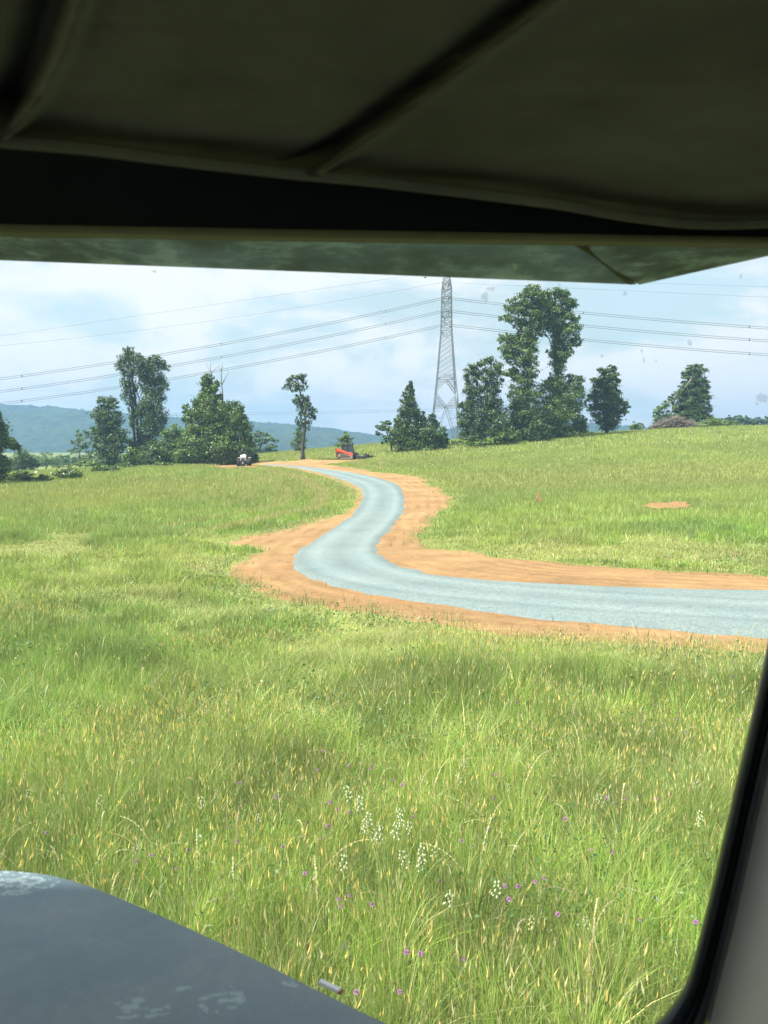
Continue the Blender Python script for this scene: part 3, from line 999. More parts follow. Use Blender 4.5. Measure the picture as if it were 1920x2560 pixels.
for i, (a, b) in enumerate(pan_px):
    hh = random.uniform(0.42, 0.58)
    x, y = px_spot(a, b, hh)
    sc = hh / 0.45 * random.uniform(0.8, 1.05) * (1.1 if i < 16 else 0.9)
    if i % 3 == 2 and i > 16:
        continue
    loc = (x, y, float(T(x, y)))
    if i == 0:
        pp.location = loc; pp.scale = (sc,) * 3
    else:
        dup(pp, loc, random.random() * 6.28, sc, random.uniform(-0.35, 0.35))

# ------------------------------------------------------------------ trees
LEAFC = {'dark': (0.052, 0.098, 0.022), 'mid': (0.078, 0.140, 0.027), 'light': (0.105, 0.175, 0.036), 'pale': (0.085, 0.130, 0.055)}
def leaf_cloud(d, blobs, dens, size, col, droop=0.0):
    VV, CC = [], []
    base = np.array(LEAFC[col])
    dens = dens * 1.5; size = size * 0.80
    extra = []
    for bl in blobs:
        for _ in range(3):
            a_ = rng.random() * 2 * PI
            if math.sin(a_) > -0.5:
                k_ = rng.uniform(0.22, 0.42)
                extra.append((bl[0] + math.cos(a_) * bl[2] * 0.98, bl[1] - math.sin(a_) * bl[3] * 0.98, max(bl[2] * k_, 3), max(bl[3] * k_ * 0.8, 2.5), 0.75))
    blobs = list(blobs) + extra
    for bi, bl in enumerate(blobs):
        cx, cy, rx, ry = bl[:4]
        k = bl[4] if len(bl) > 4 else 1.0
        mpp = d / F
        C = P(cx, cy, d) + np.array([0, rng.uniform(-0.3, 0.3) * rx * mpp, 0])
        rad = np.array([rx, 0.5 * (rx + ry) * 0.9, ry]) * mpp
        area = PI * rx * ry
        n = int(area * dens * k) + 12
        nc = int(np.clip(area / 60, 7, 40))
        # twig clumps over the outside of the lobe
        dirs = rng.normal(size=(nc, 3)); dirs /= np.linalg.norm(dirs, axis=1)[:, None]
        cr = rng.uniform(0.62, 1.02, nc)
        cents = dirs * cr[:, None]
        ctint = rng.uniform(0.62, 1.40, nc)
        sel = rng.integers(0, nc, n)
        sig = rng.uniform(0.13, 0.27, nc)[sel]
        off = rng.normal(size=(n, 3)) * sig[:, None]
        off[:, 2] *= 0.7
        p = cents[sel] + off
        inner = rng.random(n) < 0.22
        q = rng.normal(size=(n, 3)); q /= np.linalg.norm(q, axis=1)[:, None]; q *= (rng.random(n) ** 0.4 * 0.85)[:, None]
        p = np.where(inner[:, None], q, p)
        pos = C + p * rad
        if droop:
            pos[:, 2] -= droop * rng.random(n) ** 2
        s = size * rng.uniform(0.6, 1.5, n)
        nrm = p / (np.linalg.norm(p, axis=1)[:, None] + 1e-6) * 0.9 + rng.normal(size=(n, 3)) * 0.75 + np.array([0, 0, 0.35])
        nrm /= np.linalg.norm(nrm, axis=1)[:, None]
        a = np.cross(nrm, rng.normal(size=(n, 3))); a /= np.linalg.norm(a, axis=1)[:, None]
        b = np.cross(nrm, a)
        V = np.stack([pos - a * s[:, None], pos + b * s[:, None] * 0.6, pos + a * s[:, None], pos - b * s[:, None] * 0.6], 1)
        c = base * (ctint[sel] * rng.uniform(0.75, 1.3, n))[:, None]
        c[:, 0] *= rng.uniform(0.85, 1.35, n)
        VV.append(V.reshape(-1, 3)); CC.append(np.repeat(c, 4, 0))
    return np.vstack(VV), np.vstack(CC)
def tree(name, label, cat, d, base, blobs, limbs=None, dens=0.55, size=0.15, col='mid', trunk=0.22, droop=0.0, group=None, bark='bark', flowers=0, auto=True):
    bp = P(base[0], base[1], d)
    gz = float(T(bp[0], bp[1])) if abs(bp[0]) < 165 and d < 285 else float(T_exact(np.array([bp[0]]), np.array([bp[1]]))[0])
    root = empty(name, (bp[0], bp[1], gz), label, cat, group)
    ks = {'tall_double_tree': 1.26, 'vine_cone_tree': 0.98, 'vine_shrub_tree': 1.0}.get(name, 1.12)
    blobs = [(b[0], b[1], b[2] * ks, b[3] * ks * 0.97) + tuple(b[4:]) for b in blobs]
    off = np.array([bp[0], bp[1], gz])
    V, C = leaf_cloud(d, blobs, dens, size, col, droop)
    low = V[:, 2] < T(V[:, 0], V[:, 1]) + 0.02 if d < 200 else np.zeros(len(V), bool)
    V[low, 2] = (T(V[low, 0], V[low, 1]) + 0.05) if low.any() else V[low, 2]
    crown = quads('crown', V - off, np.arange(len(V)).reshape(-1, 4), mat=M['leaf'], parent=root, color=C)
    mb = MB()
    mpp = d / F
    ctr = []
    if auto:
        big = sorted(blobs, key=lambda b: b[1])
        top = P(big[0][0], big[0][1], d)
        p0 = np.array([bp[0], bp[1], gz - 0.3])
        pts = []
        for i in range(7):
            t = i / 6
            q = p0 * (1 - t) + top * t
            if 0 < i < 6:
                q = q + np.array([random.uniform(-1, 1) * trunk * 1.2, 0, 0])
            pts.append(q - off)
        mb.tube(pts, [trunk * (1 - 0.85 * i / 6) + 0.02 for i in range(7)], 8)
        for b in blobs:
            q = P(b[0], b[1], d)
            hgt = (q[2] - p0[2]) / max(top[2] - p0[2], 0.1)
            s = p0 * (1 - hgt * 0.72) + top * hgt * 0.72
            if np.linalg.norm(q - s) > 0.4:
                m_ = (s + q) / 2 + np.array([0, 0, 0.12 * np.linalg.norm(q - s)])
                mb.tube([s - off, m_ - off, q - off], [trunk * 0.3 * (1 - 0.5 * hgt), trunk * 0.18, trunk * 0.05], 6)
                for kk in range(3):
                    e = q + rng.normal(size=3) * np.array([b[2], b[2], b[3]]) * mpp * 0.55
                    mb.tube([m_ - off, (m_ + e) / 2 - off, e - off], [trunk * 0.14, trunk * 0.1, trunk * 0.03], 5)
    for L in (limbs or []):
        pts = [P(a[0], a[1], d + (a[3] if len(a) > 3 else 0)) - off for a in L]
        mb.tube(pts, [a[2] for a in L], 8)
    mb.build('trunk', M[bark], root, smooth=True)
    if flowers:
        k = rng.integers(0, len(V) // 4, flowers)
        ctrs = V.reshape(-1, 4, 3).mean(1)[k]
        up = ctrs[:, 2] > np.percentile(ctrs[:, 2], 25)
        ctrs = ctrs[up] + np.array([0, -0.12, 0.05])
        n = len(ctrs)
        a = rng.normal(size=(n, 3)); a /= np.linalg.norm(a, axis=1)[:, None]
        b = np.cross(a, rng.normal(size=(n, 3))); b /= np.linalg.norm(b, axis=1)[:, None]
        VV = np.stack([ctrs - a * .07, ctrs + b * .07, ctrs + a * .07, ctrs - b * .07], 1).reshape(-1, 3) - off
        quads('white_blossom', VV, np.arange(len(VV)).reshape(-1, 4), mat=M['leaf'], parent=root, color=np.tile([0.75, 0.78, 0.66], (len(VV), 1)))
    return root

tree('leaning_tree', 'dark drooping tree cut by the left edge of the view', 'tree', 75, (-25, 1212),
     [(-34, 1070, 34, 52), (-16, 1040, 16, 24), (-8, 1075, 18, 26), (12, 1100, 20, 9), (36, 1108, 11, 7), (46, 1116, 5, 8), (-24, 1125, 30, 36), (2, 1155, 18, 18), (-25, 1180, 30, 20)], col='mid', trunk=0.3, droop=0.5)
tree('round_tree', 'rounded dark tree low behind the left edge tree', 'tree', 130, (62, 1184), [(62, 1150, 26, 22), (42, 1165, 20, 18), (84, 1163, 14, 14), (60, 1172, 30, 12)], col='dark')
tree('distant_tree', 'hazy round tree left of the pair beyond the flowering bush', 'tree', 190, (116, 1168), [(115, 1147, 19, 15), (112, 1158, 18, 12)], col='mid', group='hazy trees beyond the flowering bush')
tree('distant_tree', 'hazy lower tree right of the pair beyond the flowering bush', 'tree', 195, (150, 1168), [(146, 1150, 13, 12), (160, 1157, 14, 9), (150, 1162, 18, 7)], col='mid', group='hazy trees beyond the flowering bush')
tree('young_tree', 'airy young tree with gaps standing before the blue ridge on the left', 'tree', 150, (199, 1162),
     [(197, 1085, 7, 9), (204, 1096, 12, 9), (190, 1108, 12, 9), (215, 1112, 12, 8), (182, 1128, 12, 8), (203, 1125, 14, 9), (226, 1132, 9, 6), (205, 1145, 22, 8)], dens=0.34, size=0.16, col='mid', trunk=0.16)
tree('broad_tree', 'mid-height rounded dark tree left of the tallest left tree', 'tree', 115, (274, 1166),
     [(262, 1006, 17, 16), (280, 1012, 14, 14), (250, 1035, 20, 18), (282, 1045, 20, 20), (262, 1062, 30, 20), (244, 1088, 22, 20), (285, 1090, 30, 22), (305, 1110, 16, 20), (270, 1118, 28, 24), (280, 1145, 30, 18)], col='dark')
tree('tall_vine_tree', 'tall ragged vine-hung tree with see-through gaps, tallest on the left', 'tree', 118, (356, 1168),
     [(322, 874, 11, 11), (335, 890, 16, 12), (312, 896, 15, 11), (350, 905, 18, 14), (300, 912, 10, 8), (322, 922, 16, 14), (392, 898, 18, 10), (410, 912, 14, 10), (375, 912, 18, 14), (385, 935, 22, 16), (360, 935, 16, 16),
      (312, 950, 14, 15), (332, 962, 12, 14, .6), (395, 962, 20, 18), (366, 965, 16, 20), (318, 985, 14, 16), (400, 990, 12, 16), (376, 1000, 20, 22), (330, 1012, 9, 18, .7), (352, 1018, 12, 20, .8), (402, 1030, 15, 22),
      (375, 1040, 20, 24), (395, 1062, 20, 20), (335, 1048, 9, 22, .8), (365, 1080, 26, 26), (345, 1110, 18, 22), (375, 1125, 34, 26), (350, 1148, 34, 16)], dens=0.62, size=0.14, col='dark', trunk=0.26, droop=0.8,
     limbs=[[(340, 1160, .2), (334, 1070, .16), (328, 1000, .12), (322, 930, .07), (322, 880, .03)], [(352, 1120, .15), (352, 1010, .1), (336, 960, .06)], [(366, 1080, .15), (380, 1000, .1), (396, 930, .05)]])
tree('low_tree', 'low rounded tree left of the big vine mound', 'tree', 112, (436, 1168), [(436, 1082, 22, 18), (425, 1100, 24, 20), (448, 1110, 24, 24), (438, 1138, 34, 22), (410, 1145, 24, 18)], col='mid')
tree('low_tree', 'low dark tree filling the foot of the tallest left tree', 'tree', 108, (385, 1168), [(388, 1120, 22, 16), (400, 1140, 28, 20), (370, 1150, 26, 14)], col='dark')
tree('vine_mound_tree', 'large vine-smothered tree mound behind the white tractor', 'tree', 106, (545, 1166),
     [(521, 945, 11, 10), (515, 960, 15, 14), (534, 965, 12, 14), (520, 985, 20, 18), (508, 1005, 20, 18), (535, 1005, 20, 20), (492, 1026, 18, 18), (520, 1035, 28, 24), (552, 1028, 22, 24), (583, 1018, 18, 14), (598, 1030, 14, 16),
      (580, 1045, 26, 22), (608, 1055, 12, 16), (478, 1040, 12, 12), (498, 1065, 26, 24), (535, 1075, 34, 28), (580, 1085, 34, 28), (612, 1080, 16, 26), (478, 1095, 24, 24), (510, 1110, 34, 28), (555, 1120, 40, 28),
      (600, 1118, 30, 28), (470, 1132, 28, 22), (520, 1142, 44, 16), (580, 1142, 38, 16)], dens=0.62, size=0.15, col='mid', trunk=0.3, droop=0.4)
tree('thin_tree', 'thin upright sprout at the left shoulder of the vine mound', 'tree', 110, (470, 1166), [(463, 1018, 8, 8), (470, 1032, 11, 9), (462, 1045, 8, 9), (474, 1058, 9, 12)], col='mid', trunk=0.12)
snag = empty('dead_snag', P(550, 1150, 107) * np.array([1, 1, 0]) + np.array([0, 0, float(T(*P(550, 1150, 107)[:2]))]), 'bare dead branches rising out of the vine mound', 'dead tree')
so_ = np.array(snag.location)
mb = MB()
for L in ([(552, 1150, .22), (556, 1050, .16), (557, 990, .10), (554, 960, .08), (553, 930, .06), (556, 905, .03)], [(555, 962, .07), (563, 945, .05), (572, 930, .03)],
          [(530, 1010, .1), (530, 960, .07), (528, 935, .05), (520, 918, .03), (512, 905, .02)], [(528, 935, .05), (538, 922, .03), (549, 914, .02)], [(528, 935, .05), (526, 915, .03), (529, 902, .015)],
          [(549, 914, .02), (546, 905, .012)], [(520, 918, .02), (514, 922, .012)], [(553, 930, .03), (547, 916, .02)], [(556, 990, .05), (548, 975, .03), (540, 972, .02)], [(554, 925, .03), (560, 912, .014)]):
    mb.tube([P(a[0], a[1], 107) - so_ for a in L], [a[2] * 0.9 for a in L], 6)
mb.build('trunk', M['deadwood'], snag, smooth=True)
tree('spreading_tree', 'small flat-layered tree on the crest right of the vine mound', 'tree', 150, (652, 1140),
     [(650, 1084, 12, 6), (662, 1088, 11, 5), (638, 1098, 10, 8), (672, 1098, 12, 5), (686, 1102, 9, 4), (655, 1105, 14, 6), (640, 1118, 12, 8), (680, 1117, 12, 5), (662, 1127, 18, 6), (640, 1132, 14, 6), (686, 1128, 8, 4)], dens=0.5, size=0.17, col='mid', trunk=0.16)
tree('lone_tree', 'tall thin lone tree with sparse tufts beside the bend of the track', 'tree', 105, (757, 1150),
     [(752, 940, 16, 5), (738, 944, 14, 6), (728, 954, 14, 7), (718, 966, 9, 6), (742, 962, 13, 6), (762, 952, 7, 6), (735, 973, 12, 4), (752, 972, 11, 3), (764, 966, 6, 3),
      (748, 992, 11, 6), (742, 1004, 9, 7), (758, 1002, 12, 9), (770, 996, 6, 6), (766, 1014, 11, 9), (752, 1018, 9, 9), (778, 1022, 10, 5), (786, 1028, 6, 4), (772, 1036, 11, 7), (754, 1036, 9, 9), (782, 1044, 7, 6), (746, 1050, 6, 9, .7),
      (758, 1056, 8, 9), (772, 1056, 8, 7, .7), (748, 1064, 5, 6, .6), (768, 1070, 6, 5, .5)], dens=0.42, size=0.13, col='dark', droop=0.35, auto=False,
     limbs=[[(757, 1154, .42), (757, 1140, .30), (756, 1120, .24), (760, 1090, .21), (763, 1060, .18), (764, 1020, .15), (759, 1000, .12), (751, 984, .10), (748, 968, .08), (744, 946, .04)],
            [(748, 972, .06), (738, 962, .04), (726, 955, .02)], [(746, 962, .05), (756, 954, .03), (764, 950, .015)], [(764, 1040, .07), (774, 1032, .05), (786, 1027, .02)], [(764, 1020, .07), (752, 1006, .04), (742, 1000, .02)],
            [(763, 1060, .06), (772, 1048, .04), (782, 1043, .02)], [(763, 1075, .05), (752, 1058, .03), (747, 1050, .02)]])
tree('background_tree', 'soft oval tree on the crest just left of the lone trunk', 'tree', 140, (748, 1130), [(750, 1078, 9, 10), (745, 1092, 12, 12), (754, 1098, 12, 14), (746, 1112, 15, 14), (754, 1120, 12, 8)], dens=0.5, col='mid')
tree('background_tree', 'small bright tree behind the orange loader', 'tree', 130, (864, 1128), [(864, 1088, 9, 6), (856, 1098, 10, 7), (872, 1099, 10, 7), (864, 1106, 16, 8), (862, 1114, 18, 8)], dens=0.6, col='light', trunk=0.12)
tree('vine_cone_tree', 'pointed cone of vines over a tree left of the pylon', 'tree', 112, (1030, 1136),
     [(1026, 960, 8, 7), (1025, 972, 11, 9), (1022, 988, 14, 12), (1018, 1006, 16, 14), (1030, 1006, 14, 14), (1014, 1028, 18, 18), (1036, 1028, 18, 18), (1008, 1052, 20, 20), (1038, 1054, 24, 22), (1056, 1046, 12, 16), (1000, 1078, 18, 24),
      (1028, 1082, 30, 28), (1054, 1078, 22, 28), (1000, 1108, 24, 20), (1036, 1112, 34, 20), (1064, 1106, 18, 24)], dens=0.75, size=0.14, col='dark', trunk=0.3, droop=0.3)
tree('vine_shrub_tree', 'rounded vine-covered tree joined to the right of the vine cone', 'tree', 110, (1092, 1134),
     [(1080, 1046, 11, 10), (1084, 1062, 15, 14), (1076, 1085, 20, 18), (1098, 1080, 18, 16), (1110, 1096, 12, 14), (1090, 1105, 28, 20), (1110, 1114, 12, 14), (1078, 1118, 24, 14)], dens=0.75, size=0.14, col='dark', droop=0.2)
tree('small_tree', 'small spreading tree at the left foot of the vine cone', 'tree', 114, (982, 1134), [(962, 1058, 13, 6), (952, 1070, 12, 7), (972, 1068, 14, 9), (946, 1084, 7, 6), (982, 1078, 12, 12), (966, 1094, 9, 6), (962, 1106, 6, 5), (985, 1100, 12, 14)],
     dens=0.5, size=0.15, col='mid', trunk=0.14)
tree('open_tree', 'mid-height open-topped tree right of the pylon', 'tree', 110, (1210, 1114),
     [(1228, 898, 14, 7), (1186, 912, 15, 7), (1210, 905, 14, 8), (1245, 915, 12, 9), (1172, 924, 12, 7), (1195, 928, 16, 10), (1228, 925, 18, 11), (1176, 945, 13, 16), (1215, 946, 18, 12, .7), (1244, 945, 12, 14, .6),
      (1175, 975, 14, 20), (1202, 968, 15, 14), (1232, 968, 16, 14), (1195, 998, 20, 20), (1226, 996, 22, 20), (1168, 1012, 12, 16), (1182, 1030, 20, 20), (1216, 1032, 26, 24), (1248, 1026, 20, 24), (1152, 1012, 9, 6),
      (1148, 1035, 6, 8), (1165, 1062, 14, 26), (1196, 1070, 26, 30), (1240, 1070, 30, 30), (1180, 1092, 24, 16)], dens=0.58, size=0.14, col='dark', trunk=0.24, droop=0.3,
     limbs=[[(1238, 1112, .16), (1238, 1060, .13), (1234, 1010, .1), (1240, 960, .06)], [(1238, 1040, .07), (1256, 1024, .05), (1270, 1020, .03)]])
tree('tall_double_tree', 'left one of the two tallest trees, airy crown over vine-clad trunk', 'tree', 113, (1312, 1100),
     [(1334, 718, 14, 8), (1316, 732, 16, 11), (1345, 736, 16, 12), (1292, 752, 16, 10), (1322, 756, 18, 12), (1350, 762, 14, 14), (1272, 772, 15, 8), (1298, 776, 18, 11), (1330, 782, 20, 14), (1268, 796, 14, 8, .8), (1300, 802, 18, 12),
      (1336, 808, 18, 14), (1320, 828, 20, 14), (1340, 838, 12, 12), (1268, 842, 14, 8), (1254, 850, 8, 8), (1292, 848, 18, 12), (1320, 856, 20, 14), (1264, 868, 14, 12), (1288, 874, 18, 14), (1318, 880, 18, 16), (1270, 890, 16, 11),
      (1326, 905, 14, 18), (1300, 904, 18, 12), (1272, 930, 18, 8), (1296, 936, 20, 14), (1325, 932, 16, 14), (1310, 962, 24, 18), (1330, 984, 18, 18), (1300, 992, 22, 20), (1322, 1018, 28, 24), (1296, 1036, 24, 24), (1320, 1060, 34, 26), (1290, 1078, 30, 18)],
     dens=0.52, size=0.145, col='mid', trunk=0.36, droop=0.3, limbs=[[(1318, 1090, .3), (1322, 960, .26), (1326, 880, .2), (1334, 800, .12), (1332, 730, .05)]])
tree('tall_double_tree', 'right one of the two tallest trees, round airy crown on a bare-sided trunk', 'tree', 115, (1396, 1096),
     [(1358, 745, 16, 12), (1352, 768, 16, 14), (1356, 792, 14, 12), (1350, 815, 12, 10), (1388, 728, 18, 9), (1412, 736, 16, 10), (1372, 744, 16, 11), (1398, 756, 20, 12), (1428, 756, 12, 12), (1366, 770, 16, 12), (1390, 780, 20, 14), (1422, 782, 16, 14), (1436, 800, 10, 12), (1370, 800, 18, 14), (1400, 808, 20, 14),
      (1430, 822, 18, 12), (1444, 836, 9, 8), (1376, 828, 14, 12, .7), (1406, 836, 18, 14), (1442, 852, 10, 10), (1422, 858, 16, 12), (1392, 862, 14, 12), (1378, 880, 9, 12), (1402, 886, 18, 14), (1420, 880, 10, 10), (1396, 912, 16, 18),
      (1392, 938, 14, 16), (1372, 964, 22, 14), (1402, 962, 22, 16), (1434, 944, 14, 9), (1450, 950, 9, 7), (1428, 964, 18, 14), (1380, 992, 30, 20), (1418, 994, 26, 18), (1446, 986, 14, 16), (1458, 1010, 8, 9), (1372, 1026, 34, 24),
      (1412, 1026, 26, 22), (1440, 1020, 12, 14), (1366, 1062, 38, 26), (1404, 1058, 24, 24), (1396, 1080, 36, 14)], dens=0.52, size=0.145, col='mid', trunk=0.36, droop=0.3,
     limbs=[[(1396, 1090, .3), (1394, 980, .26), (1394, 900, .22), (1390, 850, .15), (1378, 810, .1), (1374, 770, .05)], [(1392, 860, .12), (1408, 820, .08), (1414, 770, .04)], [(1392, 900, .09), (1412, 868, .06), (1432, 850, .03)]])
tree('shaggy_tree', 'shaggy dark tree alone right of the two tallest trees', 'tree', 120, (1518, 1082),
     [(1524, 922, 14, 8), (1506, 926, 12, 9), (1530, 938, 16, 11), (1502, 944, 14, 12), (1490, 956, 14, 11), (1520, 958, 20, 16), (1538, 962, 12, 14), (1500, 980, 20, 16), (1530, 985, 22, 16), (1482, 996, 14, 10), (1512, 1005, 28, 18), (1548, 1005, 18, 12),
      (1564, 1012, 9, 8), (1490, 1020, 20, 12), (1532, 1025, 26, 16), (1560, 1028, 10, 8), (1500, 1042, 20, 12), (1530, 1046, 20, 14), (1516, 1062, 20, 14)], dens=0.72, size=0.15, col='dark', trunk=0.3, droop=0.2)
tree('column_tree', 'column-shaped vine-wrapped tree beside the brush pile', 'tree', 140, (1742, 1068),
     [(1738, 918, 15, 8), (1722, 930, 14, 10), (1750, 930, 14, 12), (1736, 945, 24, 14), (1722, 960, 16, 14), (1752, 958, 16, 18), (1738, 980, 26, 18), (1756, 992, 16, 18), (1728, 1000, 20, 18), (1750, 1020, 24, 20), (1722, 1026, 22, 20),
      (1762, 1036, 14, 16), (1736, 1048, 34, 16), (1714, 985, 13, 13), (1708, 1008, 16, 15), (1712, 1036, 20, 16), (1762, 975, 12, 14)], dens=0.8, size=0.16, col='dark', trunk=0.3)
tree('vine_tangle', 'ragged vine tangle leaning left from the column-shaped tree', 'shrub', 139, (1672, 1074),
     [(1702, 972, 7, 8), (1692, 985, 9, 8), (1682, 997, 10, 8), (1672, 1008, 11, 8), (1658, 1020, 12, 9), (1644, 1028, 10, 10), (1640, 1042, 9, 10), (1662, 1036, 14, 10), (1688, 1018, 9, 12), (1694, 1036, 12, 12), (1676, 1048, 20, 10), (1650, 1054, 14, 8)],
     dens=0.6, size=0.15, col='mid', trunk=0.12, limbs=[[(1672, 1062, .22), (1677, 1035, .17), (1684, 1010, .10)], [(1728, 948, .12), (1700, 985, .1), (1660, 1015, .06)]], bark='deadwood')
for (px, py, rx, ry, d, col, lab) in [
        (168, 1182, 34, 16, 80, 'light', 'bush dotted with white blossom at the left field edge'),
        (52, 1192, 36, 14, 78, 'mid', 'low dark bush left of the white-blossomed bush'),
        (110, 1196, 22, 8, 77, 'mid', 'small low bush between the blossomed bush and the dark bush'),
        (262, 1172, 32, 12, 90, 'mid', 'low bush below the rounded dark tree'),
        (310, 1164, 26, 9, 97, 'mid', 'small bush at the foot of the tallest left tree'),
        (214, 1158, 34, 8, 118, 'light', 'pale green bush row behind the white-blossomed bush'),
        (402, 1162, 30, 7, 99, 'mid', 'low weedy bush between the tallest left tree and the vine mound'),
        (1204, 1106, 26, 8, 108, 'light', 'low light green bush at the foot of the open-topped tree'),
        (1142, 1110, 30, 8, 114, 'light', 'weedy bush under the pylon between two tree groups'),
        (1452, 1080, 26, 8, 122, 'mid', 'low bush between the tallest trees and the shaggy tree'),
        (1590, 1066, 20, 12, 165, 'mid', 'round bush behind the crest right of the shaggy tree'),
        (1775, 1058, 40, 12, 136, 'light', 'bright low bush at the right foot of the column-shaped tree'),
        (1836, 1060, 24, 8, 150, 'light', 'small bush farther right along the crest from the column-shaped tree'),
        (1262, 1085, 34, 22, 109, 'mid', 'dense bush filling between the open-topped tree and the left tall tree'),
        (1345, 1078, 36, 26, 111, 'dark', 'dark bush between the trunks of the two tallest trees'),
        (1450, 1058, 20, 22, 116, 'mid', 'leafy bush on the right flank of the two tallest trees'),
        (335, 1140, 28, 24, 112, 'mid', 'rounded bush between the broad dark tree and the tallest left tree'),
        (470, 1148, 30, 20, 107, 'mid', 'bush joining the low rounded tree to the vine mound'),
        (628, 1146, 20, 16, 108, 'dark', 'dark bush at the right foot of the vine mound by the tractor'),
        (905, 1140, 30, 5, 108, 'mid', 'low weeds around the mulching head of the loader')]:
    bl = [(px, py - ry * .2, rx * .45, ry * .8), (px - rx * .5, py + ry * .15, rx * .42, ry * .6), (px + rx * .5, py + ry * .1, rx * .45, ry * .62), (px - rx * .1, py + ry * .4, rx * .7, ry * .5)]
    tree('bush', lab, 'bush', d, (px, py + ry), bl, dens=0.8, size=0.12 if d < 100 else 0.15, col=col, trunk=0.06, group='bushes along the field edges', flowers=160 if 'white blossom' in lab else 0)
ft = [(1796, 1052, 14, 9), (1822, 1050, 15, 9), (1846, 1048, 13, 10), (1866, 1050, 14, 9), (1890, 1051, 16, 8), (1918, 1052, 14, 9), (1950, 1050, 18, 10)]
wh = ['just right of the small crest bush', 'second from the small crest bush', 'tallest of its row beyond the right crest', 'fourth along the row beyond the right crest', 'fifth along the row beyond the right crest', 'cut by the right edge of the view', 'wholly past the right edge of the view']
for (a, b, rx, ry), wd in zip(ft, wh):
    tree('treeline_tree', 'distant round tree ' + wd, 'tree', 265, (a, b + 18), [(a, b, rx * .7, ry), (a - rx * .5, b + 4, rx * .6, ry * .8), (a + rx * .5, b + 4, rx * .6, ry * .8), (a, b + 12, rx, ry)],
         dens=0.7, size=0.3, col='dark', trunk=0.2, group='distant trees beyond the right crest')

# the far-off wood under the ridge at left, one mass
tb = [(x_ + rng.uniform(-6, 6), 1158 - 8 * fbm(np.array([x_ / 40.0]), np.array([2.0]), 3)[0], rng.uniform(14, 22), rng.uniform(9, 15)) for x_ in range(-140, 340, 17)]
Vt, Ct = leaf_cloud(255, tb, 0.5, 0.34, 'mid')
tag(quads('treeline', Vt, np.arange(len(Vt)).reshape(-1, 4), mat=M['leaf'], color=Ct), 'hazy far-off belt of trees below the blue ridge at left', 'trees', kind='stuff')

# brush pile: heap of pulled-up sticks and roots
bp = P(1680, 1074, 134)
gz = float(T(bp[0], bp[1]))
bpile = empty('brush_pile', (bp[0], bp[1], gz), 'reddish-brown heap of soil and pulled-up branches on the crest', 'brush pile')
mb = MB()
for (cx, cz, rr, hh) in ((0.8, 0.2, 2.3, 2.0), (-1.4, 0.1, 2.2, 1.2), (2.4, 0.1, 1.5, 1.2), (-3.0, 0.0, 1.3, 0.8)):
    g = bmesh.ops.create_icosphere(mb.bm, subdivisions=5, radius=1.0)['verts']
    for v_ in g:
        k = 0.5 + 0.95 * float(fbm(np.array([v_.co.x * 3 + cx * 3]), np.array([v_.co.z * 3 + v_.co.y * 2.7]), 5)[0])
        v_.co = Vector((v_.co.x * rr * k + cx, v_.co.y * rr * 0.7 * k, v_.co.z * hh * k + cz))
mb.build('heap', simple('brown_heap', (0.115, 0.078, 0.060), 0.95, var=0.3, scale=2, spec=0.1), bpile)
mb = MB()
for i in range(420):
    x = random.uniform(-3.8, 3.6)
    z = random.uniform(0.1, 2.2) * (1 - abs(x) / 5.5)
    a = random.uniform(0, PI); L = random.uniform(0.5, 1.8)
    q = Vector((math.cos(a) * L, random.uniform(-.5, .5), math.sin(a) * L * 0.6))
    s = Vector((x, -1.1 + random.uniform(-.5, .3), z))
    mb.tube([s, s + q * 0.5 + Vector((0, 0, .06)), s + q], [random.uniform(.03, .07), .035, .015], 5)
mb.build('loose_branch', M['deadwood'], bpile).__setitem__('kind', 'stuff')

# ------------------------------------------------------------------ pylon
D = 210.0
mp = D / F
tw = P(1114, 1117, D)
base_z = float(T(tw[0], tw[1])) - 0.3
pyl = empty('pylon', (tw[0], tw[1], base_z), 'tall grey steel lattice pylon seen end-on between two tree groups', 'pylon')
def lvl(zy):
    return 2.6 + (HY - (660 + zy * 0.226)) * mp - base_z
prof = [(0.0, 7.9), (lvl(1590), 257 * .226 * mp), (lvl(1280), 195 * .226 * mp), (lvl(790), 119 * .226 * mp), (lvl(400), 104 * .226 * mp), (lvl(310), 101 * .226 * mp), (lvl(135), 46 * .226 * mp), (lvl(-20), 0.5)]
pz = [p[0] for p in prof]; pw = [p[1] / 2 for p in prof]
hw = lambda z: float(np.interp(z, pz, pw))
cs = [(-1, -1), (1, -1), (1, 1), (-1, 1)]
for (sx, sy) in cs:
    mb = MB()
    for i in range(len(prof) - 1):
        z0, z1 = pz[i], pz[i + 1]
        r = 0.16 if z0 < lvl(800) else 0.11
        mb.bar((sx * hw(z0), sy * hw(z0), z0), (sx * hw(z1), sy * hw(z1), z1), r, r, 4)
    mb.build('leg', M['steel'], pyl)
mb = MB()
def face_pts(z, k):
    h = hw(z)
    a, b = cs[k], cs[(k + 1) % 4]
    return Vector((a[0] * h, a[1] * h, z)), Vector((b[0] * h, b[1] * h, z))
rb = 0.055
def xpanel(z0, z1, r=rb, top=True):
    for k in range(4):
        a0, b0 = face_pts(z0, k); a1, b1 = face_pts(z1, k)
        mb.bar(a0, b1, r, r, 4); mb.bar(b0, a1, r, r, 4)
        if top:
            mb.bar(a1, b1, r, r, 4)
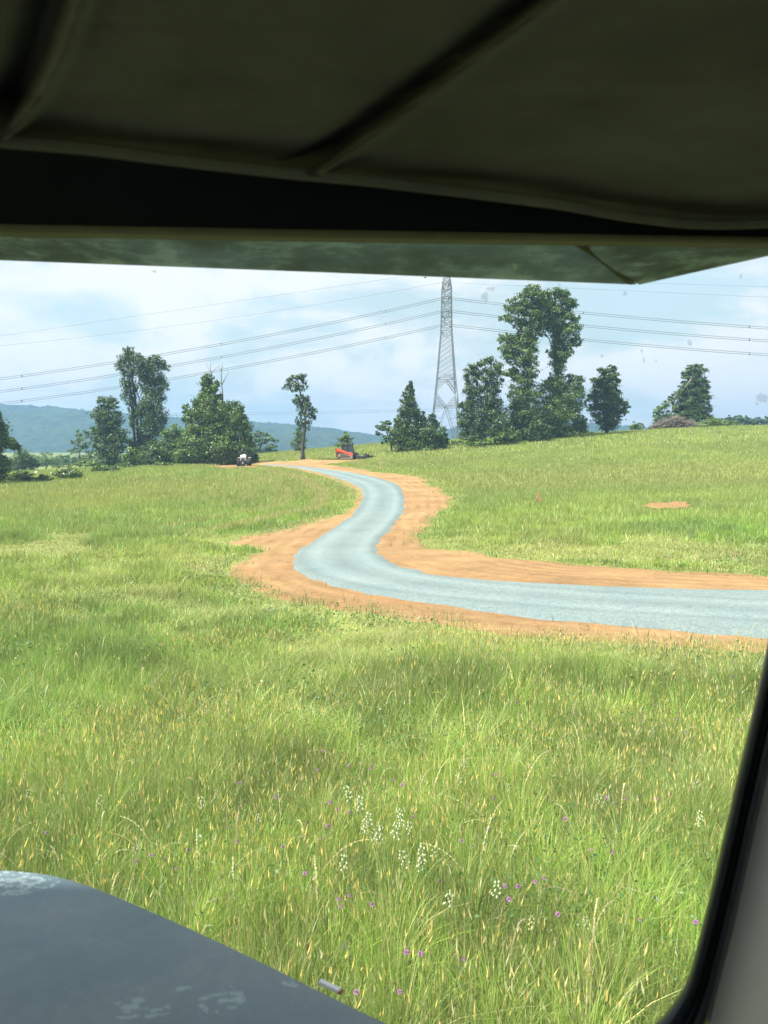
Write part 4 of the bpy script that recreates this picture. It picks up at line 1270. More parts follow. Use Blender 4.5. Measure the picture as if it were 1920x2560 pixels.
def vpanel(z0, z1, up=True):
    """big V or inverted V with redundant members near the legs"""
    for k in range(4):
        a0, b0 = face_pts(z0, k); a1, b1 = face_pts(z1, k)
        m0, m1 = (a0 + b0) / 2, (a1 + b1) / 2
        apex, la, lb = (m1, a0, b0) if up else (m0, a1, b1)
        mb.bar(la, apex, 0.085, 0.085, 4); mb.bar(lb, apex, 0.085, 0.085, 4)
        ea, eb = (a1, b1) if up else (a0, b0)
        for (foot, end) in ((la, ea), (lb, eb)):
            for t in (0.25, 0.42, 0.6, 0.78):
                pl = foot.lerp(end, t); pd = foot.lerp(apex, t)
                mb.bar(pl, pd, 0.04, 0.04, 4)
                pd2 = foot.lerp(apex, min(1, t + 0.17))
                mb.bar(pl, pd2, 0.04, 0.04, 4)
zs0, zs1, zs2, zs3 = 0.0, lvl(1590), lvl(1290), lvl(790)
vpanel(zs0, zs1, True)
vpanel(zs1, lvl(1440), False)
vpanel(lvl(1440), lvl(1300), True)
for k in range(4):
    for z in (zs1, zs1 + 0.35, lvl(1300), lvl(1278), lvl(790), lvl(770)):
        a, b = face_pts(z, k)
        mb.bar(a, b, 0.07, 0.07, 4)
nz = 9
zz = [lvl(1278) + (lvl(790) - lvl(1278)) * (i / nz) for i in range(nz + 1)]
for i in range(nz - 1):
    xpanel(zz[i], zz[i + 2], top=False)
xpanel(zz[0], zz[1], top=False); xpanel(zz[-2], zz[-1], top=False)
nn = 9
zz = [lvl(770) + (lvl(310) - lvl(770)) * (i / nn) for i in range(nn + 1)]
for i in range(nn):
    xpanel(zz[i], zz[i + 1], 0.06)
zz = [lvl(310) + (lvl(135) - lvl(310)) * (i / 4) for i in range(5)]
for i in range(4):
    xpanel(zz[i], zz[i + 1], 0.06)
mb.build('lattice_bracing', M['steel'], pyl)
ARM = 6.5
armz = [lvl(365) + 1.6, lvl(505) + 1.6, lvl(660) + 1.6]
for z in armz:
    for sy in (-1, 1):
        mb = MB()
        h = hw(z)
        tip = Vector((0, sy * ARM, z))
        for sx in (-1, 1):
            mb.bar((sx * h, sy * h, z), tip, 0.09, 0.07, 4)
            mb.bar((sx * h, sy * h, z + 1.7), tip, 0.08, 0.06, 4)
            for t in (0.3, 0.6):
                a = Vector((sx * h, sy * h, z)).lerp(tip, t); b = Vector((sx * h, sy * h, z + 1.7)).lerp(tip, t)
                mb.bar(a, b, 0.04, 0.04, 4)
                mb.bar(a, Vector((-sx * h, sy * h, z)).lerp(tip, t), 0.04, 0.04, 4)
        ca = mb.build('crossarm', M['steel'], pyl)
        mb = MB()
        for i in range(9):
            mb.bar((0, sy * ARM, z - 0.15 * i), (0, sy * ARM, z - 0.15 * i - 0.09), 0.14, 0.07, 8)
        mb.build('insulator', M['insulator'], ca)

# conductors: each bundle is one thing
def power_line(name, label, x0py, coef, d, bundle, length, sgn, x0=1114, group='conductors on the steel pylon', rad=0.058, sag_sep=4.2):
    a, b = coef
    p0 = P(x0, x0py, d)
    root = empty(name, p0, label, 'power line', group)
    offs = [0.0, sag_sep * d / F] if bundle else [0.0]
    ss = np.linspace(0, length, 60)
    for o_ in offs:
        pts = []
        for s in ss:
            q = P(x0 + sgn * s, x0py + a * s + b * s * s, d)
            pts.append((q[0] - p0[0], (0.25 if o_ else 0.0), q[2] - p0[2] - o_))
        MB().tube(pts, rad, 5).build('conductor', M['wire'], root)
    if bundle:
        for s in ((1060, 560, 150) if sgn < 0 else (345, 760)):
            q = P(x0 + sgn * s, x0py + a * s + b * s * s, d)
            c = q - p0
            mbs = MB()
            mbs.box((c[0], 0.12, c[2] - offs[1] / 2), (0.10, 0.3, offs[1] + 0.2))
            mbs.build('spacer', M['darkmetal'], root)
for i, (y0, nm) in enumerate(((742, 'upper'), (774, 'middle'), (809, 'lower'))):
    power_line('power_line', f'{nm} pair of conductors running left from the pylon', y0, (.233 if i < 2 else .229, -4.57e-5), D - ARM, True, 1900, -1)
    power_line('power_line', f'{nm} pair of conductors running right from the pylon', y0, (.121, -3.33e-5), D - ARM, True, 1500, 1)
power_line('power_line', 'higher thin earth wire sloping left under the visor edge', 676, (.1475, 0), D, False, 1700, -1, rad=0.028)
power_line('power_line', 'second thin earth wire sloping left from the pylon top', 704, (.192, -4.3e-5), D, False, 1700, -1, rad=0.028)
power_line('power_line', 'higher thin earth wire running right from the pylon top', 690, (.034, 0), D, False, 1300, 1, rad=0.026)
power_line('power_line', 'lower thin earth wire running right from the pylon top', 706, (.046, 0), D, False, 1300, 1, rad=0.026)
power_line('distant_power_line', 'faint far-off twin wires low over the ridge', 1012, (0.028, -7e-6), 330, True, 1500, -1, x0=1500, group='far-off wires', rad=0.05, sag_sep=5)

# ------------------------------------------------------------------ tractor
def ry(a): return Matrix.Rotation(a, 3, 'Y')
def rx(a): return Matrix.Rotation(a, 3, 'X')
tp = ground_hit([611], [1166])[0]
TY = 101.0
tx = (611 - 960) / F * TY
trac = empty('tractor', (tx, TY, float(T(tx, TY)) + 0.02), 'small white-bonneted tractor facing the truck on the bare clay', 'tractor', rz=R(4))
# built facing -Y (towards the truck)
mb = MB()
prof = [(-1.55, 0.78), (-1.58, 1.30), (-1.35, 1.52), (-0.30, 1.62), (-0.10, 1.60), (-0.10, 0.85), (-1.4, 0.72)]
mb.prism(prof, -0.36, 0.36)
hood = mb.build('hood', M['white'], trac)
mb = MB()
mb.box((0, -1.585, 1.20), (0.48, 0.03, 0.08)); mb.box((0, -1.58, 0.99), (0.50, 0.03, 0.10)); mb.box((0, -1.583, 1.09), (0.20, 0.03, 0.16))
mb.build('grille', M['darkmetal'], hood)
for sx in (-1, 1):
    mb = MB(); mb.box((sx * 0.23, -1.575, 1.35), (0.16, 0.04, 0.09), bevel=0.01)
    mb.build('headlight', simple('lamp_lens', (0.75, 0.78, 0.75), 0.15), hood)
mb = MB(); mb.box((0, -0.4, 0.62), (0.5, 2.6, 0.5)); mb.box((0, -1.7, 0.45), (0.7, 0.3, 0.5)); mb.box((0, -1.9, 0.70), (0.75, 0.05, 0.08)); mb.box((0, -1.2, 0.42), (1.25, 0.14, 0.12))
mb.box((0, 0.9, 0.7), (0.9, 0.9, 0.7)); mb.build('chassis', M['darkmetal'], trac)
mb = MB(); mb.box((0, -1.78, 0.70), (0.68, 0.05, 0.06)); mb.box((0.02, -1.86, 0.55), (0.13, 0.1, 0.24)); mb.build('front_bracket', M['white'], trac)
def wheel(parent, c, r, w, spread=0.0):
    t = MB()
    n = 28
    pr = [(r * 0.60, -w / 2), (r * 0.93, -w / 2), (r, -w * 0.3), (r, w * 0.3), (r * 0.93, w / 2), (r * 0.60, w / 2)]
    vs = []
    for i in range(n):
        a = 2 * PI * i / n
        vs.append([t.bm.verts.new((c[0] + q[1], c[1] + math.cos(a) * q[0], c[2] + math.sin(a) * q[0])) for q in pr])
    for i in range(n):
        j = (i + 1) % n
        for k in range(len(pr)):
            l = (k + 1) % len(pr)
            t.bm.faces.new((vs[i][k], vs[j][k], vs[j][l], vs[i][l]))
    for i in range(18):
        a = 2 * PI * i / 18
        for sg in (-1, 1):
            t.box((c[0] + sg * w * 0.22, c[1] + math.cos(a + sg * .08) * r, c[2] + math.sin(a + sg * .08) * r), (w * 0.46, 0.05, 0.09), rot=rx(a + sg * .05))
    wh_ = t.build('wheel', M['tyre'], parent)
    m2 = MB()
    m2.bar((c[0] - w * 0.3, c[1], c[2]), (c[0] + w * 0.3, c[1], c[2]), r * 0.58, r * 0.58, 20)
    m2.build('rim', M['white'], wh_)
for sx in (-1, 1):
    wheel(trac, (sx * 0.69, -1.15, 0.50), 0.50, 0.36)
    wheel(trac, (sx * 0.72, 0.85, 0.62), 0.61, 0.40)
    mb = MB()
    mb.prism([(0.35, 1.16), (0.55, 1.26), (1.15, 1.26), (1.5, 1.1), (1.47, 1.08), (1.14, 1.23), (0.56, 1.23), (0.37, 1.14)], sx * 0.50, sx * 0.94)
    mb.build('fender', M['beige'], trac)
mb = MB(); mb.box((0, -1.45, 0.52), (0.66, 0.3, 0.78), bevel=0.03); mb.box((0, -1.63, 0.30), (0.60, 0.05, 0.3)); mb.build('front_weight', M['black'], trac)
mb = MB(); mb.tube([(-0.48, 0.95, 0.9), (-0.48, 0.95, 2.35), (-0.40, 0.95, 2.44), (0.40, 0.95, 2.44), (0.48, 0.95, 2.35), (0.48, 0.95, 0.9)], 0.045, 8); mb.build('roll_bar', M['black'], trac)
mb = MB(); mb.box((0, 0.75, 1.18), (0.5, 0.5, 0.12), bevel=0.03); mb.box((0, 1.0, 1.42), (0.5, 0.12, 0.5), bevel=0.03); mb.build('seat', M['black'], trac)
mb = MB(); mb.bar((0, 0.1, 1.3), (0, 0.25, 1.62), 0.03)
for i in range(20):
    a, b2 = 2 * PI * i / 20, 2 * PI * (i + 1) / 20
    mb.bar((math.cos(a) * .2, 0.25 + math.sin(a) * .17, 1.62 + math.sin(a) * .08), (math.cos(b2) * .2, .25 + math.sin(b2) * .17, 1.62 + math.sin(b2) * .08), 0.018)
mb.build('steering_wheel', M['black'], trac)
mb = MB(); mb.tube([(0.25, -0.5, 1.55), (0.25, -0.5, 2.05), (0.25, -0.42, 2.15)], 0.04, 8); mb.build('exhaust_pipe', M['darkmetal'], trac)
mb = MB(); mb.box((0, 0.0, 1.66), (0.26, 0.3, 0.12), bevel=0.03); mb.build('instrument_panel', M['white'], trac)

# ------------------------------------------------------------------ compact track loader with a mulching head, facing right
LY = 107.0
lx = (868 - 960) / F * LY
trac.scale = (0.92, 0.92, 0.95)
ld = empty('track_loader', (lx, LY, float(T(lx, LY)) + 0.05), 'orange and black tracked loader with a mulching head parked right of the lone tree', 'loader', rz=R(-12))
# x forward (right in the photo), y across
def poly_xz(mb, pts, y0, y1):
    mb.prism(pts, y0, y1, axis='y')
for sy in (-1, 1):
    y0, y1 = sy * 0.55, sy * 0.95
    mb = MB()
    loop = [(-1.15, 0.30), (-1.20, 0.62), (-0.95, 0.86), (-0.72, 0.86), (1.00, 0.52), (1.15, 0.30), (1.0, 0.05), (0.6, 0.0), (-0.8, 0.0), (-1.05, 0.08)]
    poly_xz(mb, loop, y0, y1)
    for i in range(len(loop)):
        a, b2 = loop[i], loop[(i + 1) % len(loop)]
        L = math.hypot(b2[0] - a[0], b2[1] - a[1]); k = max(1, int(L / 0.14))
        for j in range(k):
            t = (j + .5) / k
            mb.box((a[0] + (b2[0] - a[0]) * t, (y0 + y1) / 2, a[1] + (b2[1] - a[1]) * t), (0.06, 0.42, 0.06))
    trk = mb.build('track', M['track'], ld)
    mb = MB()
    ys = sy * 0.965
    for (cx, cz, r) in ((-0.86, 0.55, 0.22), (0.88, 0.30, 0.19), (-0.5, 0.15, 0.13), (-0.15, 0.15, 0.13), (0.2, 0.15, 0.13), (0.52, 0.15, 0.13)):
        mb.bar((cx, ys - 0.03 * sy, cz), (cx, ys + 0.03 * sy, cz), r, r * 0.85, 16)
    mb.build('roller', M['beige'], trk)
    mb = MB(); mb.box((0.15, ys, 0.63), (1.75, 0.06, 0.10), rot=ry(R(12))); mb.build('track_frame', M['beige'], trk)
    # lift arm: the big swept orange beam
    mb = MB()
    arm = [(-1.50, 1.30), (-1.48, 1.47), (-1.35, 1.55), (-0.75, 1.52), (-0.30, 1.30), (0.35, 1.02), (0.95, 0.98), (1.06, 0.85), (1.02, 0.42), (0.72, 0.42), (0.62, 0.66), (0.20, 0.78), (-0.45, 0.98), (-0.90, 1.16), (-1.2, 1.1)]
    poly_xz(mb, arm, sy * 0.78, sy * 0.98)
    mb.build('lift_arm', M['orange'], ld)
mb = MB()
poly_xz(mb, [(-1.40, 0.35), (-1.45, 1.15), (-1.2, 1.45), (-0.6, 1.45), (-0.5, 0.9), (-0.5, 0.35)], -0.72, 0.72)
mb.build('engine_cover', M['orange'], ld)
mb = MB(); poly_xz(mb, [(-0.9, 0.35), (-0.9, 0.95), (1.05, 0.8), (1.1, 0.35)], -0.54, 0.54); mb.build('chassis', M['darkmetal'], ld)
mb = MB()
for sy in (-1, 1):
    for (a, b2) in (((-0.62, 1.20), (-0.50, 2.08)), ((0.15, 1.05), (0.18, 2.10)), ((0.86, 0.95), (0.66, 2.12)), ((-0.50, 2.08), (0.70, 2.14)), ((-0.6, 1.15), (0.86, 0.95))):
        mb.bar((a[0], sy * 0.5, a[1]), (b2[0], sy * 0.5, b2[1]), 0.06, 0.06, 6)
mb.box((0.1, 0, 2.13), (1.36, 1.12, 0.10), rot=ry(R(-2)), bevel=0.03)
cabp = mb.build('cab', M['black'], ld)
mb = MB(); poly_xz(mb, [(-0.58, 1.15), (-0.47, 2.06), (0.64, 2.08), (0.83, 0.98)], -0.46, 0.46); mb.build('cab_glass', M['cabglass'], cabp)
mb = MB(); mb.box((1.12, 0, 0.62), (0.10, 1.2, 0.55)); mb.box((1.30, 0, 0.75), (0.35, 0.9, 0.5), bevel=0.05); mb.bar((1.15, 0.3, 1.05), (1.45, 0.25, 0.6), 0.05); mb.bar((1.15, -0.3, 1.05), (1.45, -0.25, 0.6), 0.05)
mul = mb.build('mulching_head', M['black'], ld)
mb = MB(); mb.box((2.25, 0, 0.38), (1.6, 1.7, 0.14), bevel=0.03); mb.box((2.9, 0, 0.62), (0.45, 0.7, 0.30), bevel=0.05); mb.bar((1.5, 0.5, 0.5), (2.7, 0.5, 0.62), 0.05); mb.bar((1.5, -0.5, 0.5), (2.7, -0.5, 0.62), 0.05)
mb.bar((3.0, -0.8, 0.45), (3.0, 0.8, 0.45), 0.09); mb.bar((2.7, 0.2, .6), (2.75, 0.2, .95), .05)
mb.build('cutter_deck', M['black'], mul)

# ------------------------------------------------------------------ small things in the field
sx_, sy_ = 1345, 1250
q = ground_hit([1345], [1266])[0]
stk = empty('survey_stake', (q[0], q[1], float(T(q[0], q[1]))), 'short stake flagged with orange-pink tape in the right meadow', 'survey stake')
mb = MB(); mb.box((0, 0, 0.40), (0.04, 0.03, 0.9)); mb.build('stake', M['deadwood'], stk)
mb = MB(); mb.box((0, -0.03, 0.68), (0.13, 0.05, 0.34), rot=ry(R(8)), taper=(0.5, 0.8)); mb.box((0.05, -0.03, 0.42), (0.10, 0.03, 0.34), rot=ry(R(-16)), taper=(1.2, 1)); mb.build('flagging_tape', M['flag'], stk)
q = P(90, 1188, 95)
sg = empty('white_marker', (q[0], q[1], float(T(q[0], q[1]))), 'tiny white marker board standing in the far left field', 'marker board')
zt = P(90, 1180, 95)[2] - float(T(q[0], q[1]))
mb = MB(); mb.box((0, 0, zt), (0.34, 0.04, 0.26)); mb.build('board', M['white'], sg)
mb = MB(); mb.bar((-0.1, 0.03, -0.2), (-0.1, 0.03, zt), 0.025); mb.bar((0.1, 0.03, -0.2), (0.1, 0.03, zt), 0.025); mb.build('post', M['deadwood'], sg)
bq = P(1063, 694, 80)
bd = MB()
bd.tube([(-0.20, 0, 0.02), (-0.08, 0, 0.0), (0.05, 0, 0), (0.14, 0, 0.02), (0.2, 0, 0.0)], [0.02, 0.05, 0.06, 0.04, 0.008], 8)
bdo = bd.build('bird', M['birdm'], None, smooth=True)
bdo.location = bq
tag(bdo, 'tiny dark bird gliding just left of the pylon top', 'bird')
for sg_ in (-1, 1):
    w_ = MB()
    w_.prism([(-0.10, 0.0), (0.06, 0.015), (0.05, 0.0)], 0, 0.001)
    me = bpy.data.meshes.new('wing')
    pts = [(0.07, 0, 0.02), (-0.07, 0, 0.02), (-0.02, sg_ * 0.18, 0.10), (-0.12, sg_ * 0.42, 0.05), (0.06, sg_ * 0.2, 0.10)]
    me.from_pydata([(p[0], p[1], p[2]) for p in pts] + [(p[0], p[1], p[2] - 0.012) for p in pts], [],
                   [(0, 1, 2, 4), (4, 2, 3), (5, 9, 7, 6), (9, 8, 7), (0, 4, 9, 5), (4, 3, 8, 9), (3, 2, 7, 8), (2, 1, 6, 7), (1, 0, 5, 6)])
    w_.bm.free()
    link('wing', me, M['birdm'], bdo)
bdo.rotation_euler = (0, R(-15), R(60))

# ------------------------------------------------------------------ the truck we look out of
truck = empty('truck', (0, 0, 0), 'dark truck cab around the view, with its visor, scuffed bonnet and black window seal', 'truck')
def cloth(name, c0, c1, sc, rough=0.9, weave=900):
    m, n, o = material(name)
    b = n.nodes.new('ShaderNodeBsdfPrincipled')
    v = coords(n)
    n.links.new(ramp(n, noise(n, v, sc, 6, 0.6), [(0.3, c0), (0.7, c1)]), b.inputs['Base Color'])
    b.inputs['Roughness'].default_value = rough
    b.inputs['Specular IOR Level'].default_value = 0.08
    n.links.new(bump(n, noise(n, v, weave, 2), 0.35, 0.0010), b.inputs['Normal'])
    n.links.new(b.outputs[0], o.inputs[0])
    return m
M['visorcloth'] = cloth('headliner_vinyl', (0.080, 0.080, 0.086), (0.128, 0.126, 0.134), 9)
M['taupe'] = cloth('taupe_trim', (0.80, 0.72, 0.56), (0.85, 0.77, 0.60), 14, 0.8)
M['rubber'] = simple('black_rubber', (0.014, 0.019, 0.019), 0.38, var=0.1, scale=20)
M['header'] = simple('dark_header_paint', (0.010, 0.016, 0.026), 0.9, spec=0.1, var=0.08, scale=10)
M['lip'] = simple('olive_lip_paint', (0.13, 0.125, 0.115), 0.9, var=0.1, scale=12, spec=0.08)

# headliner panel: lower edge traced, surface nearly level just over the eye
edge_px = [-600, -200, 0, 200, 480, 740, 800, 900, 1200, 1400, 1560, 1700, 1800, 1920, 2100, 2500]
edge_py = [290, 325, 350, 366, 402, 432, 437, 446, 482, 508, 538, 556, 560, 556, 540, 480]
HZ = 2.6 + 0.198
cols = np.linspace(-600, 2500, 260)
rows = 150
eb = np.interp(cols, edge_px, edge_py)
ker = np.ones(7) / 7
eb = np.convolve(np.pad(eb, 3, 'edge'), ker, 'valid')
def line_off(px, py, pts):
    """signed x-distance in photo points from a traced line given as (x, y) down the picture"""
    ys = [p[1] for p in pts]; xs = [p[0] for p in pts]
    return px - np.interp(py, ys, xs)
seam1 = [(1700, -260), (1360, 0), (1130, 175), (960, 300), (840, 385), (745, 440), (700, 470)]
seam2 = [(260, -260), (205, 0), (160, 130), (105, 240), (40, 320), (-20, 360), (-80, 420)]
G = np.zeros((len(cols), rows, 3))
for j in range(rows):
    t = j / (rows - 1)
    py = eb * (1 - t) + (-900) * t
    o1 = line_off(cols, py, seam1); o2 = line_off(cols, py, seam2)
    sc = 1 + t
    h = 0.0
    h = h - 0.011 * np.exp(-((o1 - 22) / 30.0) ** 2)              # raised welt (towards the eye)
    h = h + 0.016 * np.exp(-((o1 + 34) / 40.0) ** 2)              # fold behind it
    h = h - 0.013 * np.exp(-((o2 + 5) / 26.0) ** 2)
    h = h + 0.020 * np.exp(-((o2 + 75) / 50.0) ** 2)
    h = h + 0.010 * (fbm(cols / 420 + 3, py / 260 + 9, 2) - 0.5)
    h = h + 0.0022 * (fbm(cols / 500 + 3, py / 30 + 9, 2) - 0.5)
    h = h - 0.012 * (np.exp(-t * 40) - 1) * 0 + 0.012 * (1 - np.exp(-t * 60))
    G[:, j] = RZ(cols, py, HZ + h)
hl = grid_mesh('headliner', G, mat=M['visorcloth'], parent=truck, smooth=True)
# piping under the panel's front edge
e0 = RZ(cols, eb + 3, HZ - 0.002)
pip = MB()
pip.tube([tuple(p) for p in e0[::4]], 0.0042, 8)
pip.build('piping', M['visorcloth'], hl, smooth=True)
pip = MB()
G2 = np.stack([e0 + np.array([0, -0.006, 0.001]), e0 + np.array([0, 0.004, -0.0030]), e0 + np.array([0, 0.009, 0.004]), e0 + np.array([0, 0.012, 0.05])], 1)
grid_mesh('edge_binding', G2, mat=M['visorcloth'], parent=hl, smooth=True)

# header over the windscreen: dark band with a pale lip under it
WY = 0.735
hp = [-700, 0, 960, 1920, 2600]
ht = np.interp(cols, hp, [555, 562, 578, 594, 606])
top = P(cols, np.full(len(cols), 200.0), WY); bot = P(cols, ht, WY)
top[:, 2] = 2.6 + 0.40
G = np.stack([top, bot, bot + np.array([0, 0.02, 0.0])], 1)
grid_mesh('windscreen_header', G, mat=M['header'], parent=truck)
lipb = P(cols, np.interp(cols, hp, [570, 577, 592, 605, 617]), WY + 0.004)
G = np.stack([bot + np.array([0, -0.001, 0.0003]), bot * .5 + lipb * .5 + np.array([0, -0.004, 0]), lipb, lipb + np.array([0, 0.03, 0.002]), bot + np.array([0, 0.03, 0.0])], 1)
grid_mesh('windscreen_lip', G, mat=M['lip'], parent=truck, smooth=True)

# outside sun visor: thin painted sheet with a folded end
m, n, o = material('weathered_visor_with_reflection')
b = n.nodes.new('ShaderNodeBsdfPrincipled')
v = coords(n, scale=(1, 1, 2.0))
c_ = ramp(n, noise(n, v, 16, 9, 0.72), [(0.38, (0.085, 0.110, 0.150)), (0.50, (0.17, 0.225, 0.37)), (0.60, (0.44, 0.56, 0.85))])  # mottled paint, with the windscreen's bluish reflection put into its colour
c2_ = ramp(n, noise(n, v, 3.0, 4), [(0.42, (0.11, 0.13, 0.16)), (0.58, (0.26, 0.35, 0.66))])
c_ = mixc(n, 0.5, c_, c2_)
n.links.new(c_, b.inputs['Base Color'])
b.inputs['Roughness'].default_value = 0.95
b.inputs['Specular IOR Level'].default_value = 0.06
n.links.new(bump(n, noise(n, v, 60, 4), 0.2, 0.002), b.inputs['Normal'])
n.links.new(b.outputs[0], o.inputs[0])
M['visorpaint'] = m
VY = 1.02
cA = np.linspace(-900, 1590, 120)
outer = P(cA, np.interp(cA, [-900, 0, 800, 1590], [617, 647, 677, 708]), VY)
fold_in = P(1400.0, 560.0, 0.79)
inner = P(np.linspace(-1100, 1400, 120), np.interp(np.linspace(-1100, 1400, 120), [-1100, 1400], [530, 560]), 0.79)
tt = np.linspace(0, 1, 14)
G = inner[:, None] * (1 - tt)[None, :, None] + outer[:, None] * tt[None, :, None]
G[:, :, 2] += 0.010 * np.sin(PI * tt)[None]
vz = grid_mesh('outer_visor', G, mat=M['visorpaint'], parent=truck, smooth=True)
vz.modifiers.new('thickness', 'SOLIDIFY').thickness = 0.002
cB = np.linspace(0, 1, 40)
outerB = P(1598 + cB * 1000, 708 - cB * 1000 * (72 / 322), 1.02 - 0.22 * cB)
innerB = fold_in + (P(2700.0, 560.0, 0.76) - fold_in) * cB[:, None] + np.array([0.003, 0.0, 0.001])
G = innerB[:, None] * (1 - tt)[None, :, None] + outerB[:, None] * tt[None, :, None]
G[:, :, 2] -= 0.006 * np.sin(PI * tt)[None]
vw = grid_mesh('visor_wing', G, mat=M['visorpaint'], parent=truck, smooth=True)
vw.modifiers.new('thickness', 'SOLIDIFY').thickness = 0.002
sm = MB()
a, b2 = fold_in, P(1592, 706, VY)
sm.tube([tuple(a + (b2 - a) * t + np.array([0, 0, -0.004])) for t in np.linspace(0, 0.90, 12)], [0.0045 + 0.0010 * math.sin(9 * t) for t in np.linspace(0, 1, 12)], 8)
sm.build('fold_seam', simple('dark_fold_strip', (0.02, 0.025, 0.02), 0.8), vw, smooth=True)  # dark strip along the fold crease

# bonnet, lower left: painted curve with its edge rolled down
BZ = 2.6 - 0.66
opx = [-900, -400, 0, 60, 140, 220, 300, 450, 600, 700, 800, 900, 970, 1100, 1400]
opy = [2200, 2180, 2176, 2179, 2190, 2214, 2246, 2311, 2381, 2429, 2480, 2528, 2562, 2622, 2760]
cH = np.linspace(-900, 1400, 620)
oy = np.interp(cH, opx, opy)
oy = np.convolve(np.pad(oy, 10, 'edge'), np.ones(21) / 21, 'valid')
edge = RZ(cH, oy, BZ)
tv = np.gradient(edge, axis=0)[:, :2]; tv /= np.linalg.norm(tv, axis=1)[:, None]
onrm = np.stack([-tv[:, 1], tv[:, 0]], 1)
rowsH = []
for dz_, r_ in ((-0.45, 0.045), (-0.2, 0.04), (-0.08, 0.034), (-0.035, 0.024), (-0.012, 0.012)):
    q = edge.copy(); q[:, :2] += onrm * r_; q[:, 2] += dz_
    rowsH.append(q)
rowsH.append(edge)
for k in range(1, 260):
    t = k / 259
    py = oy + 900 * t
    rowsH.append(RZ(cH, py, BZ + 0.035 * (1 - math.exp(-t * 5))))
G = np.stack(rowsH, 1)
gx_, gy_ = G[:, :, 0].ravel(), G[:, :, 1].ravel()
f1 = fbm(gx_ * 9 + 3, gy_ * 9 + 1, 5); f2 = fbm(gx_ * 90 + gy_ * 30, gy_ * 190 - gx_ * 60, 5)
def near_px(px, py, r):
    q = RZ(px, py, BZ + 0.012)
    return np.exp(-(((gx_ - q[0]) ** 2 + (gy_ - q[1]) ** 2) / r ** 2))
mask = near_px(560, 2508, 0.016) + near_px(535, 2524, 0.012) + near_px(585, 2500, 0.010) + 0.9 * near_px(460, 2490, 0.007) + 0.8 * near_px(325, 2550, 0.014) + 0.8 * near_px(725, 2441, 0.008) + \
    0.9 * near_px(10, 2192, 0.035) + 0.8 * near_px(80, 2190, 0.03) + 0.6 * near_px(395, 2552, .012)
scf = sstep(0.60, 0.66, f2 + np.clip(mask, 0, 1.2) * 0.10) * (mask > 0.12)
spk = sstep(0.80, 0.86, fbm(gx_ * 130, gy_ * 190, 3)) * 0.4
scf = np.clip(scf + spk, 0, 1) * 0.7
bc = np.array([0.088, 0.138, 0.162])[None] * (0.75 + 0.5 * f1)[:, None]
dust = sstep(0.5, 0.75, f1)[:, None]
bc = bc * (1 - 0.30 * dust) + np.array([0.15, 0.165, 0.15]) * 0.30 * dust
bc = bc * (1 - scf[:, None]) + np.array([0.30, 0.38, 0.37]) * scf[:, None]
m, n, o = material('faded_bonnet_paint')
b = n.nodes.new('ShaderNodeBsdfPrincipled')
at = n.nodes.new('ShaderNodeAttribute'); at.attribute_name = 'tint'
v = coords(n)
c_ = mixc(n, 1.0, at.outputs['Color'], ramp(n, noise(n, v, 45, 6, 0.7), [(0.3, (0.85, 0.86, 0.88)), (0.7, (1.15, 1.14, 1.12))]), 'MULTIPLY')
n.links.new(c_, b.inputs['Base Color'])
b.inputs['Roughness'].default_value = 0.42
b.inputs['Specular IOR Level'].default_value = 0.45
n.links.new(bump(n, noise(n, v, 120, 3), 0.15, 0.001), b.inputs['Normal'])
n.links.new(b.outputs[0], o.inputs[0])
hd = grid_mesh('bonnet', G, mat=m, parent=truck, smooth=True, color=bc)
# marker lamp fixed to the bonnet's side
mk = RZ(824, 2484, BZ - 0.012)
dirv = RZ(862, 2492, BZ - 0.02) - RZ(800, 2462, BZ - 0.02)
ang = math.atan2(dirv[1], dirv[0])
Lr = float(np.linalg.norm(dirv))
lm = MB()
lm.box(tuple(mk + np.array([0, 0.0, 0.010])), (Lr * 0.80, 0.008, 0.004), rot=Matrix.Rotation(ang, 3, 'Z'), bevel=0.0012)
lo = lm.build('marker_lamp', simple('bright_white_lens', (0.9, 0.9, 0.9), 0.6, var=0.02), hd)
lm = MB()
pe = mk + dirv * 0.44
lm.box(tuple(pe + np.array([0, 0, 0.009])), (Lr * 0.12, 0.0075, 0.0036), rot=Matrix.Rotation(ang, 3, 'Z'), bevel=0.001)
lm.build('red_lens', simple('red_lens', (0.45, 0.05, 0.03), 0.25), lo)

# windscreen rubber and the trim beside it
ipx = [2260, 2110, 2000, 1920, 1884, 1836, 1788, 1740, 1722, 1706, 1682, 1650, 1590, 1480, 1200, 600, -200, -900]
ipy = [300, 800, 1250, 1603, 1768, 1970, 2181, 2377, 2440, 2474, 2510, 2550, 2592, 2630, 2650, 2665, 2680, 2700]
opx2 = [2420, 2250, 2110, 1990, 1920, 1884, 1836, 1815, 1797, 1785, 1773, 1755, 1700, 1560, 1240, 600, -200, -900]
opy2 = [420, 900, 1290, 1640, 1931, 2090, 2310, 2390, 2464, 2512, 2560, 2610, 2680, 2730, 2760, 2780, 2800, 2820]
def dens(px, py, n):
    a = np.stack([px, py], 1).astype(float)
    s = np.arange(len(a)); t = np.linspace(0, len(a) - 1, n)
    r = np.stack([np.interp(t, s, a[:, 0]), np.interp(t, s, a[:, 1])], 1)
    for _ in range(6):
        r[1:-1] = 0.5 * r[1:-1] + 0.25 * (r[2:] + r[:-2])
    return r
I, O = dens(ipx, ipy, 160), dens(opx2, opy2, 160)
prf = [(0.0, 0.03), (0.0, 0.0), (0.06, -0.010), (0.16, -0.018), (0.28, -0.019), (0.40, -0.012), (0.46, -0.004), (0.52, -0.003), (0.60, -0.012), (0.75, -0.020), (0.9, -0.016), (1.0, 0.0), (1.0, 0.02)]
rowsG = []
